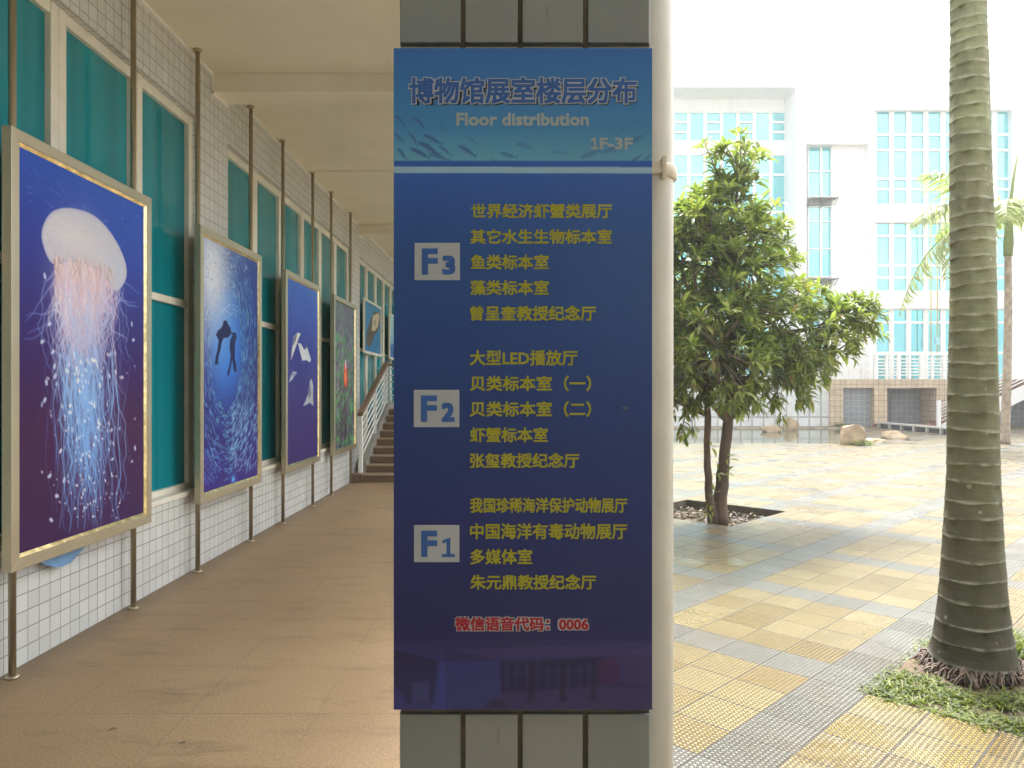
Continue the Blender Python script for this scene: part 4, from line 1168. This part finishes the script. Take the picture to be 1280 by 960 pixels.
# balustrade on the terrace
ba = thing('terrace_balustrade', 'white balustrade of posts and level bars along the terrace of the white building', 'railing', (X(1120, YP), YP + .12, pz))
m1 = MB(); m2 = MB()
xa, xb = X(1045, YP), X(1196, YP)
for z in (.18, .32, .46, .60, .74): m2.box(xa, xb, YP + .10, YP + .14, pz + z - .028, pz + z + .028)
m1.box(X(1094, YP), xb, YP + .05, YP + .19, pz + 1.05, pz + 1.17); m1.box(X(1094, YP), xb, YP + .07, YP + .17, pz + .86, pz + .92)
m2.box(xa, X(1094, YP), YP + .09, YP + .15, pz + 1.02, pz + 1.06)
for k in range(8):
    p0 = 1094 + k * 14.3
    ba_w = .10 if k % 2 else .16
    m1.box(X(p0, YP), X(p0, YP) + ba_w, YP + .06, YP + .18, pz + .001, pz + 1.05)
for p0 in (1046, 1062, 1078): m1.box(X(p0, YP), X(p0, YP) + .06, YP + .08, YP + .16, pz + .001, pz + 1.02)
rel(m1, ba).build('post', M['white'], ba); rel(m2, ba).build('rail', M['white'], ba)
# outdoor stairs on the right
YS0, YS1 = 30.6, 32.0
os_ = thing('outdoor_staircase', 'outdoor stairs with red brown treads and white barred railing climbing right to the terrace', 'stairs', (X(1170, YS0), YS0, -.05))
xs0 = X(1176, YS0); run, rise = .30, .145; ns = 14
a1 = MB(); a2 = MB(); a3 = MB()
for k in range(ns):
    x0 = xs0 + k * run; z0 = -.05 + k * rise
    a1.box(x0, x0 + run + .02, YS0 + .06, YS1, max(-.05, z0 - .12), z0 + rise)
def zn(x): return -.05 + (x - xs0) / run * rise
xe = xs0 + ns * run
a2.prism([(xs0 + .05, -.05), (xs0 + .05, .12), (xe, zn(xe) + .12), (xe + .6, zn(xe) + .12), (xe + .6, zn(xe) - .45), (xe, zn(xe) - .45), (xs0 + 1.0, -.05)], 'y', YS0 - .06, YS0 + .058)
a2.box(xe + .02, xe + 4, YS0 + .06, YP - .01, zn(xe) - .25, zn(xe))
for k in range(6):
    dz = .25 + k * .135
    a3.tube([(xs0 - .05, YS0, zn(xs0) + dz + .05), (xe, YS0, zn(xe) + dz + .05)], .026, 6)
a3.box(xs0 - .16, xs0 - .02, YS0 - .06, YS0 + .06, -.05, 1.12)
for k in range(1, 4):
    x = xs0 + k * 1.3; a3.box(x - .035, x + .035, YS0 - .035, YS0 + .035, zn(x) + .121, zn(x) + 1.02)
rel(a1, os_).build('step', M['red_steps'], os_); rel(a2, os_).build('stringer', M['white'], os_); rel(a3, os_).build('railing', M['white'], os_)
# slotted kerb and low red-brown step in front of the recess
kb = MB()
ka, kb_ = Vector((X(1096, 31.2), 31.2, 0)), Vector((X(1192, 26.0), 26.0, 0))
dv = (kb_ - ka); Lk = dv.length; dv.normalize(); nv_ = Vector((-dv.y, dv.x, 0))
def kpt(t, n_, z): q_ = ka + dv * t + nv_ * n_; return (q_.x, q_.y, z)
def kbox(mb, t0, t1, n0, n1, z0, z1):
    v = [kpt(t0, n0, z0), kpt(t1, n0, z0), kpt(t1, n1, z0), kpt(t0, n1, z0), kpt(t0, n0, z1), kpt(t1, n0, z1), kpt(t1, n1, z1), kpt(t0, n1, z1)]
    mb.add(v, [(0, 3, 2, 1), (4, 5, 6, 7), (0, 1, 5, 4), (1, 2, 6, 5), (2, 3, 7, 6), (3, 0, 4, 7)])
kbox(kb, 0, Lk, 0, .35, .13, .19)
k2 = MB()
for k in range(6):
    t0 = Lk * (k + .12) / 6
    kbox(kb, Lk * k / 6, t0 + .02, .02, .34, -.05, .13); kbox(k2, t0 + .02, Lk * (k + 1) / 6, .10, .32, -.05, .13)
kt = thing('drain_kerb', 'low grey kerb with dark drain slots beside the rocks of the pool', 'kerb', (0, 0, 0))
kb.build('kerb_stone', simple('kerb_stone', (.42, .41, .37), .7, var=.2), kt); k2.build('slot', M['dark'], kt)
sb = MB().box(X(1100, 31.6), X(1178, 31.6), 31.0, 32.25, -.046, .07).build('low_step', M['red_steps'], None, bevel=.01)
tag(sb, 'low red brown step in front of the dark podium opening', 'step')

# two yellow cords hanging down the facade
for px_, y_, lb in ((1163.5, 330, 'thin yellow cord hanging down the glass front, bare to its end'), (1171.5, 300, 'thin yellow cord hanging down the glass front with a pale blue block')):
    t = thing('hanging_cord', lb, 'cord', (X(px_, 33.6), 33.6, Z(452, 33.6)), 0, 'yellow cords on the glass front')
    m = MB(); m.tube([(0, 0, 0), (.01, 0, 3), (0, 0, Z(255, 33.6) - Z(452, 33.6))], .022, 6); m.build('cord', M['cord'], t)
    if 'block' in lb:
        MB().box(-.10, .10, -.06, .06, .75, 1.1).build('block', flat('pale_blue_plastic', (.35, .62, .66)), t, bevel=.03)

# ================================================================== ROCKS AND POOLSIDE
def rock(name, label, px, py_base, Y, w, h, dpt, seed, group='rocks of the pool'):
    r = random.Random(seed)
    bm = bmesh.new(); bmesh.ops.create_icosphere(bm, subdivisions=3, radius=1)
    dirs = [(Vector((r.gauss(0, 1), r.gauss(0, 1), r.gauss(0, .8))).normalized(), r.uniform(.55, .9)) for _ in range(16)]
    for v in bm.verts:
        n_ = v.co.normalized(); k = 1.0
        for d_, lim in dirs:
            c = n_.dot(d_)
            if c > 0: k = min(k, lim / c) if c * 1.0 > lim else k
        v.co = n_ * k * (1 + r.uniform(-.03, .03))
        v.co.x *= w / 2 * 1.15; v.co.y *= dpt / 2 * 1.15; v.co.z *= h
    for v in bm.verts: v.co.z = max(v.co.z, -.25)
    me = bpy.data.meshes.new(name); bm.to_mesh(me); bm.free(); me.materials.append(M['rock'])
    o = bpy.data.objects.new(name, me); COL.objects.link(o)
    p = P(px, py_base, Y); o.location = (p.x, Y, p.z + h * .05); o.rotation_euler = (0, 0, r.uniform(0, 6))
    tag(o, label, 'rock', group)
    return o
rock('rock', 'rounded ochre rock standing alone in the pool water', 989, 535.5, 31, .72, .50, .7, 3)
rock('rock', 'biggest craggy rock at the near corner of the pool', 1064, 556, 21.6, .82, .78, .7, 5)
rock('rock', 'low brown rock in the water behind the broad leaved tree', 965, 538, 29.5, .9, .28, .7, 8)
rock('rock', 'flat reddish rock lying by the slotted kerb', 1118, 548, 24.0, 1.0, .24, .6, 12)
rock('rock', 'small flat stone on the pavers between the craggy rock and the kerb', 1094, 551, 22.8, .8, .09, .6, 15)

# ================================================================== BROAD-LEAVED TREE IN THE SQUARE PIT
def leaf_shape(mb, base, d, up, ln, wd, fold=.25, droop=.25):
    d = d.normalized(); side = d.cross(up)
    if side.length < 1e-3: side = d.cross(Vector((1, 0, .3)))
    side.normalize(); nn = side.cross(d).normalized()
    p0 = base; pm1 = base + d * ln * .33 - nn * ln * droop * .10; pm2 = base + d * ln * .68 - nn * ln * droop * .38; p1 = base + d * ln - nn * ln * droop
    e = nn * wd * fold
    v = [p0, pm1 + side * wd * .46 + e, pm1, pm1 - side * wd * .46 + e, pm2 + side * wd * .42 + e, pm2, pm2 - side * wd * .42 + e, p1]
    mb.add(v, [(0, 2, 1), (0, 3, 2), (1, 2, 5, 4), (2, 3, 6, 5), (4, 5, 7), (5, 6, 7)], 0, True)

TB = P(897, 650, 9.3); TB.z = -.18
tree = thing('broadleaf_tree', 'young broad leaved tree with two stems growing from the square soil pit', 'tree', TB)
YT = TB.y
def TP(px, py, dy=0): p = P(px, py, YT + dy); return p - TB
stems = [([TP(900, 655), TP(901, 620), TP(905, 580), TP(910, 530), TP(913, 480), TP(915, 420), TP(918, 330), TP(920, 250), TP(922, 215)], [.115, .085, .068, .060, .056, .055, .036, .016, .005]),
         ([TP(892, 655, -.05), TP(886, 610, -.06), TP(884, 570, -.06), TP(885, 520, -.1), TP(880, 460, -.2), TP(872, 390, -.3), TP(866, 320, -.35)], [.075, .048, .040, .038, .036, .030, .012])]
for pts, rad in stems:
    m = MB(); jit = random.Random(3)
    fine = []; fr_ = []
    for i in range(len(pts) - 1):
        for t in (0, .33, .66):
            fine.append(pts[i].lerp(pts[i + 1], t) + Vector((jit.uniform(-.008, .008), jit.uniform(-.008, .008), 0))); fr_.append((rad[i] + (rad[i + 1] - rad[i]) * t) * jit.uniform(.9, 1.1))
    fine.append(pts[-1]); fr_.append(rad[-1])
    m.tube(fine, fr_, 12)
    m.build('trunk', M['bark'], tree)
# crown: lobes (photo px, radius m, depth m)
lobes = [(922, 205, .34, 0), (880, 262, .40, .1), (948, 290, .42, 0), (868, 300, .45, -.2), (912, 260, .52, 0), (885, 305, .70, -.2), (935, 330, .66, .2), (862, 330, .55, .3), (930, 385, .80, -.3), (870, 400, .85, .1), (960, 420, .62, .1), (1010, 425, .62, -.1), (1050, 405, .42, 0), (1080, 392, .22, -.1),
         (1010, 375, .35, .2), (905, 440, .80, .2), (960, 462, .58, -.2), (1005, 462, .38, .3), (830, 380, .8, 0), (780, 410, .85, .2), (820, 450, .76, -.3), (862, 468, .56, -.3), (750, 440, .6, 0), (800, 330, .6, .2), (895, 440, .8, -.7), (900, 380, .7, .8), (850, 300, .42, 0)]
rt = random.Random(21)
cen = TP(900, 400)
lf = MB(); br = MB()
def rosette(p, ax, n, ln):
    ax = ax.normalized()
    s1_ = ax.cross(Vector((.3, .5, .1))).normalized(); s2_ = ax.cross(s1_)
    a0 = rt.uniform(0, 6.28)
    for k in range(n):
        a = a0 + k * 2.4
        sp_ = rt.uniform(.55, 1.35) * (1.1 - .45 * k / n)
        d_ = ax * math.cos(sp_) + (s1_ * math.cos(a) + s2_ * math.sin(a)) * math.sin(sp_)
        d_.z += rt.uniform(-.28, .08)
        l_ = ln * rt.uniform(.7, 1.15)
        leaf_shape(lf, p - ax * (.10 * k / n) + d_ * .012, d_, Vector((0, 0, 1)) + Vector((rt.uniform(-.5, .5), rt.uniform(-.5, .5), 0)), l_, l_ * rt.uniform(.24, .33), .22, rt.uniform(.1, .45))
for (px, py, r_, dy) in lobes:
    c = TP(px, py, dy)
    nr = int(88 * r_ ** 1.7) + 10
    for k in range(nr):
        v = Vector((rt.gauss(0, 1), rt.gauss(0, 1), rt.gauss(0, .9) + .15)).normalized()
        rad_ = r_ * (rt.uniform(.35, 1.0) ** .5)
        p = c + v * rad_
        out = (p - cen).normalized() * .6 + v * .6 + Vector((0, 0, .55)) + Vector((rt.uniform(-.4, .4), rt.uniform(-.4, .4), rt.uniform(-.2, .3)))
        rosette(p, out, rt.randint(9, 14), .166)
        if rt.random() < .35:
            q_ = c + v * rad_ * .3
            br.tube([q_, q_.lerp(p, .6) - Vector((0, 0, .03)), p], [.012, .008, .004], 5, cap=False)
    # limb to the lobe
    sp_ = stems[0][0] if px > 860 else stems[1][0]
    j = min(range(len(sp_) - 1), key=lambda i: abs(sp_[i].z - (c.z - r_ * .9)) + (0 if i > 2 else 3))
    s0 = sp_[j]
    c_k = min(1.0, .4 + r_); mid = s0.lerp(c, .5) + Vector((rt.uniform(-.08, .08), rt.uniform(-.08, .08), -.06))
    br.tube([s0, mid, c, c + (c - mid).normalized() * r_ * .5], [.030 * c_k, .022 * c_k, .012 * c_k, .004], 7, cap=False)
# sprays that break the outline
for (px, py, ax) in [(1102, 412, (1, 0, .3)), (1092, 372, (.8, 0, .7)), (1072, 440, (1, -.2, -.1)), (1040, 470, (.8, 0, -.3)), (985, 268, (.8, 0, .6)), (978, 330, (1, 0, .1)), (992, 300, (.9, 0, .3)), (926, 160, (0, 0, 1)), (938, 172, (.4, 0, 1)), (905, 178, (-.5, 0, .9)), (872, 238, (-.6, 0, .6)), (880, 178, (-.4, 0, .9)), (890, 205, (-.4, 0, .8)), (950, 215, (.6, 0, .7)), (963, 240, (.7, 0, .6)), (848, 250, (-.7, 0, .5)), (976, 525, (.1, 0, -.9)), (1015, 505, (.4, 0, -.6)), (866, 540, (0, -.3, -.9)), (850, 548, (-.2, 0, -.9)), (930, 522, (.2, 0, -.9)), (1086, 395, (1, 0, .2)), (1060, 378, (.5, 0, .8))]:
    p = TP(px, py, rt.uniform(-.2, .2)); a = Vector(ax)
    for k in range(4): rosette(p - a.normalized() * (.06 + .13 * k) + Vector((rt.uniform(-.07, .07), rt.uniform(-.1, .1), rt.uniform(-.05, .05))), a + Vector((rt.uniform(-.4, .4), rt.uniform(-.5, .5), rt.uniform(-.2, .4))), 9, .155)
    br.tube([p, p - a.normalized() * .3, p - a.normalized() * .6 - Vector((0, 0, .1))], [.004, .008, .012], 5, cap=False)
lf.build('crown', M['leaf'], tree)
br.build('branch', M['bark'], tree)
lf_bak = lf                          # small shoots on the stems
for (px, py, ax) in [(888, 628, (-.4, -.5, .3)), (893, 615, (-.3, -.6, .2)), (910, 590, (.6, -.3, .2)), (896, 590, (-.2, -.5, .3)), (886, 640, (-.5, -.4, 0)), (889, 560, (-.2, -.6, -.1)), (912, 575, (.5, -.3, -.5))]:
    lf = MB(); rosette(TP(px, py, -.12), Vector(ax), 4, .13); lf.build('shoot', M['leaf'], tree)
lf = lf_bak

def noise2(x, y, s=1.0):
    return (math.sin(x * 3.1 * s + 1.3) * math.cos(y * 2.7 * s) + .5 * math.sin(x * 7.3 * s + y * 5.1 * s) + .3 * math.sin(x * 13.7 * s - y * 11.3 * s))
def soil_bed(name, pit, z0, amp, mound=None, hump=0.0, sink=0.0):
    u0, u1, v0, v1 = pit; n = 46
    m = MB(); vs_ = []
    for i in range(n + 1):
        for j in range(n + 1):
            u = u0 + (u1 - u0) * i / n; v = v0 + (v1 - v0) * j / n
            z = z0 + amp * noise2(u, v, 1.6) + random.uniform(-.5, .5) * amp
            if mound: z += hump * math.exp(-((u - mound[0]) ** 2 + (v - mound[1]) ** 2) / .16)
            vs_.append((u, v, z))
    fs = [(i * (n + 1) + j, (i + 1) * (n + 1) + j, (i + 1) * (n + 1) + j + 1, i * (n + 1) + j + 1) for i in range(n) for j in range(n)]
    m.add(vs_, fs, 0, True)
    o = m.build(name, M['soil']); o.location = GO; o.rotation_euler = (0, 0, GA)
    return struct(o)
soil_bed('soil', TREE_PIT, -.15, .012, to_grid(TB.x, TB.y), .05)
PB = Vector((X(1216, 4.24), 4.24, -.05))                  # palm foot
soil_bed('soil', PALM_PIT, -.025, .012, to_grid(PB.x, PB.y), .05)
lt = MB(); rl = random.Random(5)                           # dry leaf litter in the tree pit
for k in range(520):
    u = rl.uniform(TREE_PIT[0] + .03, TREE_PIT[1] - .03); v = rl.uniform(TREE_PIT[2] + .03, TREE_PIT[3] - .03)
    x, y = from_grid(u, v); a = rl.uniform(0, 6.28)
    leaf_shape(lt, Vector((x, y, -.05 - .15 + .045 + rl.uniform(0, .025))), Vector((math.cos(a), math.sin(a), rl.uniform(-.2, .35))), Vector((rl.uniform(-.5, .5), rl.uniform(-.5, .5), 1)), rl.uniform(.05, .13), rl.uniform(.02, .05), .3, .3)
lo = lt.build('leaf_litter', M['litter']); lo['kind'] = 'stuff'; lo['label'] = 'dry fallen leaves scattered over the soil of the tree pit'; lo['category'] = 'fallen leaves'

# ================================================================== THE BIG PALM
palm = thing('palm_tree', 'thick ringed green grey palm trunk rising from the grassy square beside the arcade', 'palm tree', PB)
YPm = PB.y; K_ = YPm / F
prof = [(-60, 1190, 1229), (0, 1191, 1231), (200, 1190, 1236), (400, 1190, 1242), (500, 1189, 1244), (600, 1187.5, 1246), (700, 1182, 1250), (760, 1178, 1254), (800, 1173, 1258), (830, 1168, 1263), (848, 1163, 1267), (862, 1158, 1272), (900, 1150, 1282)]
def prof_at(py):
    ys = [p[0] for p in prof]
    return (np.interp(py, ys, [(p[1] + p[2]) / 2 for p in prof]), np.interp(py, ys, [(p[2] - p[1]) / 2 for p in prof]))
rings = [-140, -122, -106, -90, -74, -58, -42, -25, -9, 7, 19, 34, 50, 66, 84, 102, 120, 138, 158, 179, 201, 221, 241, 261, 280, 296, 315, 332, 351, 370, 389, 408, 431, 452, 470, 492, 516, 538, 560, 583, 606, 630, 652, 677, 704, 730, 757, 785, 810, 835]
rings = [-480 + 17 * k for k in range(20)] + rings
loops = []                                                # (py, radius add, ring value)
prev = None
for i, ry in enumerate(rings):
    nxt = rings[i + 1] if i + 1 < len(rings) else 868
    loops += [(ry, .0022, .45), (ry + 1.1, .0027, .9), (ry + 2.0, .0014, .35), (ry + 2.8, -.0004, .02), (ry + (nxt - ry) * .55, .0, 0.0), (nxt - 2.2, .0014, 0.0)]
loops += [(870, .0, 0), (885, .004, 0)]
NA = 64
verts, cols_ = [], []
rp = random.Random(9)
for li, (py, dr, rv) in enumerate(loops):
    cx, hw = prof_at(max(py, -60))
    if py < -60: cx = 1207; hw = 21
    z = H - (py - VY) / F * (YPm - .17) - PB.z
    ph = py * .011; tilt = .012 * math.sin(py * .05)
    for k in range(NA):
        a = 2 * math.pi * k / NA
        r_ = hw * K_ + dr + .0028 * math.sin(a * 3 + ph) + .0016 * math.sin(a * 7 - ph * 2) + rp.uniform(-.0009, .0009)
        if py > 840: r_ += .012 * (py - 840) / 40 * (1 + .6 * math.sin(a * 9 + 1))
        verts.append(((cx - 1216) * K_ + r_ * math.cos(a), r_ * math.sin(a), z + tilt * math.sin(a + ph * 3) + .004 * math.sin(a * 5 + py) + rp.uniform(-.0012, .0012)))
        cols_.append((rv, rv, rv, 1))
pm_ = MB()
nl = len(loops)
pm_.add(verts, [(i * NA + k, i * NA + (k + 1) % NA, (i + 1) * NA + (k + 1) % NA, (i + 1) * NA + k) for i in range(nl - 1) for k in range(NA)], 0, True)
pm_.build('trunk', M['palm'], palm, attr=cols_)
rm_ = MB()
for k in range(420):
    a = rp.uniform(0, 6.28); r0 = .232 + rp.uniform(-.015, .012); ln = rp.uniform(.01, .11) * (.6 + .4 * math.sin(a * 3 + 1) * math.sin(a * 5))
    z0 = rp.uniform(.0, .075); p0 = Vector((math.cos(a) * r0, math.sin(a) * r0, z0))
    a2_ = a + rp.uniform(-.25, .25); p2 = Vector((math.cos(a2_) * (r0 + ln), math.sin(a2_) * (r0 + ln), .022 - rp.uniform(0, .03)))
    p1_ = p0.lerp(p2, .5) + Vector((0, 0, rp.uniform(.0, .03)))
    rm_.tube([p0, p1_, p2], [.0065, .0055, .003], 5, cap=False)
rm_.build('root', M['bark_roots'], palm)
def frond(L, rise, drop, leaflets, lw, rr, lean=0.0):
    """one feather leaf along +x from the origin"""
    m = MB(); pts = []
    for i in range(17):
        t = i / 16; pts.append(Vector((L * (t - .18 * t * t * drop), lean * t * t, rise * t * 1.6 - drop * L * .55 * t ** 2.3)))
    m.tube(pts, [.022 * (1 - .85 * i / 16) * L / 2 for i in range(17)], 6)
    for i in range(leaflets):
        t = .14 + .86 * i / leaflets
        q_ = t * 16; i0 = min(15, int(q_)); p = pts[i0].lerp(pts[i0 + 1], q_ - i0); tg = (pts[i0 + 1] - pts[i0]).normalized()
        sd = tg.cross(Vector((0, 0, 1))).normalized(); nn = sd.cross(tg)
        for s_ in (-1, 1):
            d_ = (tg * rr.uniform(.45, .8) + sd * s_ * rr.uniform(.7, 1.0) + nn * rr.uniform(-.25, .2)).normalized()
            ln = L * .26 * math.sin(math.pi * min(1, .18 + t * .8)) * rr.uniform(.8, 1.1) + .08
            leaf_shape(m, p, d_, nn, ln, lw, .12, rr.uniform(.3, .8))
    return m
rf = random.Random(31)
topz = H - (-500 - VY) / F * (YPm - .17) - PB.z
cs = MB(); cs.tube([(-.04, 0, topz - .12), (-.04, 0, topz + .5), (-.04, 0, topz + 1.1)], [.105, .12, .05], 20); cs.build('crownshaft', M['frond'], palm)
for k in range(9):
    fo = frond(2.3, .75, rf.uniform(.6, 1.0), 34, .045, rf).build('frond', M['frond'], palm)
    fo.location = (-.04, 0, topz + 1.0); fo.rotation_euler = (0, 0, k * .70 + rf.uniform(-.15, .15))

# grass and weeds in the palm square
gm = MB(); rg_ = random.Random(77)
u0, u1, v0, v1 = PALM_PIT
pu, pv = to_grid(PB.x, PB.y)
tufts = []
while len(tufts) < 1500:
    u = rg_.uniform(u0 - .02, u1 + .02); v = rg_.uniform(v0 - .02, v1 + .02)
    d_ = math.hypot(u - pu, v - pv)
    if d_ < .27: continue
    if d_ < .36 and rg_.random() < .6: continue
    if noise2(u * 1.2, v * 1.2, 2.2) + rg_.uniform(-.7, .7) < -.35: continue
    tufts.append((u, v))
for (u, v) in tufts:
    x, y = from_grid(u, v)
    for k in range(rg_.randint(9, 15)):
        a = rg_.uniform(0, 6.28); d_ = Vector((math.cos(a), math.sin(a), rg_.uniform(.1, 1.6)))
        ln = rg_.uniform(.025, .085)
        leaf_shape(gm, Vector((x + rg_.uniform(-.02, .02), y + rg_.uniform(-.02, .02), -.072)), d_, Vector((0, 0, 1)), ln, rg_.uniform(.005, .013), .2, rg_.uniform(.2, .8))
# a taller tuft at the right of the trunk
for k in range(260):
    u, v = 7.55 * TS + rg_.gauss(0, .10), -2.45 * TS + rg_.gauss(0, .09); x, y = from_grid(u, v)
    a = rg_.uniform(0, 6.28); leaf_shape(gm, Vector((x, y, -.07)), Vector((math.cos(a) * .6, math.sin(a) * .6, 1)), Vector((0, 0, 1)), rg_.uniform(.08, .20), .009, .2, rg_.uniform(.2, .7))
go_ = gm.build('grass', M['grass'])
for px_, py_, Y_, lb in ((1075, 557, 21.3, 'small weed clump at the foot of the craggy pool rock'), (1052, 527, 32.0, 'green weed clump along the foot of the pale wall beyond the pool')):
    wm = MB(); b_ = P(px_, py_, Y_); b_.z = -.06
    for k in range(70):
        a = rg_.uniform(0, 6.28); leaf_shape(wm, Vector((rg_.gauss(0, .18), rg_.gauss(0, .1), 0)), Vector((math.cos(a) * .7, math.sin(a) * .7, 1)), Vector((0, 0, 1)), rg_.uniform(.12, .32), .04, .2, rg_.uniform(.2, .7))
    tag(wm.build('weed_clump', M['grass'], None, loc=b_), lb, 'weeds'); go_['kind'] = 'stuff'; go_['label'] = 'short green grass and weeds round the foot of the thick palm'; go_['category'] = 'grass'

# ================================================================== THE SMALLER PALM BEHIND
B2 = Vector((X(1256, 21.8), 21.8, -.05))
p2 = thing('palm_tree', 'slim palm with drooping yellow green fronds standing further back beside the stairs', 'palm tree', B2)
m = MB()
zt2 = Z(318, 21.8) - B2.z
pts = []; rad = []
for i in range(34):
    t = i / 33; pts.append((.10 * math.sin(t * 2), 0, zt2 * t)); rad.append(  .125 - .035 * t + (.008 if i % 2 else 0) + (.04 if i == 0 else 0))
m.tube(pts, rad, 16); m.build('trunk', simple('slim_palm_bark', (.33, .27, .20), .8, var=.4, scale=7, bump=.01, bscale=20), p2)
m = MB(); m.tube([(.09, 0, zt2 - .05), (.11, 0, zt2 + .35), (.12, 0, zt2 + .9), (.13, 0, zt2 + 1.2)], [.12, .135, .10, .06], 16)
m.build('crownshaft', M['frond'], p2)
sp2 = MB(); sp2.tube([(.13, 0, zt2 + 1.1), (.25, 0, zt2 + 2.2), (.42, 0, zt2 + 3.2)], [.05, .035, .006], 8)
sp2.build('spear_leaf', M['frond'], p2)
r2_ = random.Random(13)
for (az, rise, drop, L) in [(178, 1.1, 1.0, 3.5), (205, .5, 1.35, 3.7), (160, .35, 1.5, 4.0), (235, .9, 1.1, 3.2), (120, .8, 1.0, 2.7), (60, 1.0, .9, 2.8), (10, .9, 1.0, 2.8), (335, .5, 1.4, 2.9), (290, .7, 1.2, 2.6), (188, 1.7, .8, 3.3)]:
    fo = frond(L, rise, drop, 40, .075, r2_).build('frond', M['frond'], p2)
    fo.location = (.12, 0, zt2 + 1.0); fo.rotation_euler = (0, 0, R(az))

# ------------------------------------------------------------------ haze volume added to stand in for lens glare
hm, hnt, hb = new_mat('glare_haze')
hnt.nodes.remove(hb)
pv = nd(hnt, 'ShaderNodeVolumePrincipled', {'Color': (.95, .97, 1.0, 1), 'Density': 0.0021, 'Anisotropy': 0.3})
hnt.links.new(pv.outputs[0], hnt.nodes['Material Output'].inputs['Volume'])
hz = MB().box(-405, 405, -305, 505, -2.2, 18.5).build('haze', hm)
hz['kind'] = 'stuff'; hz['label'] = 'thin added haze standing in for lens glare over the plaza'; hz['category'] = 'haze'
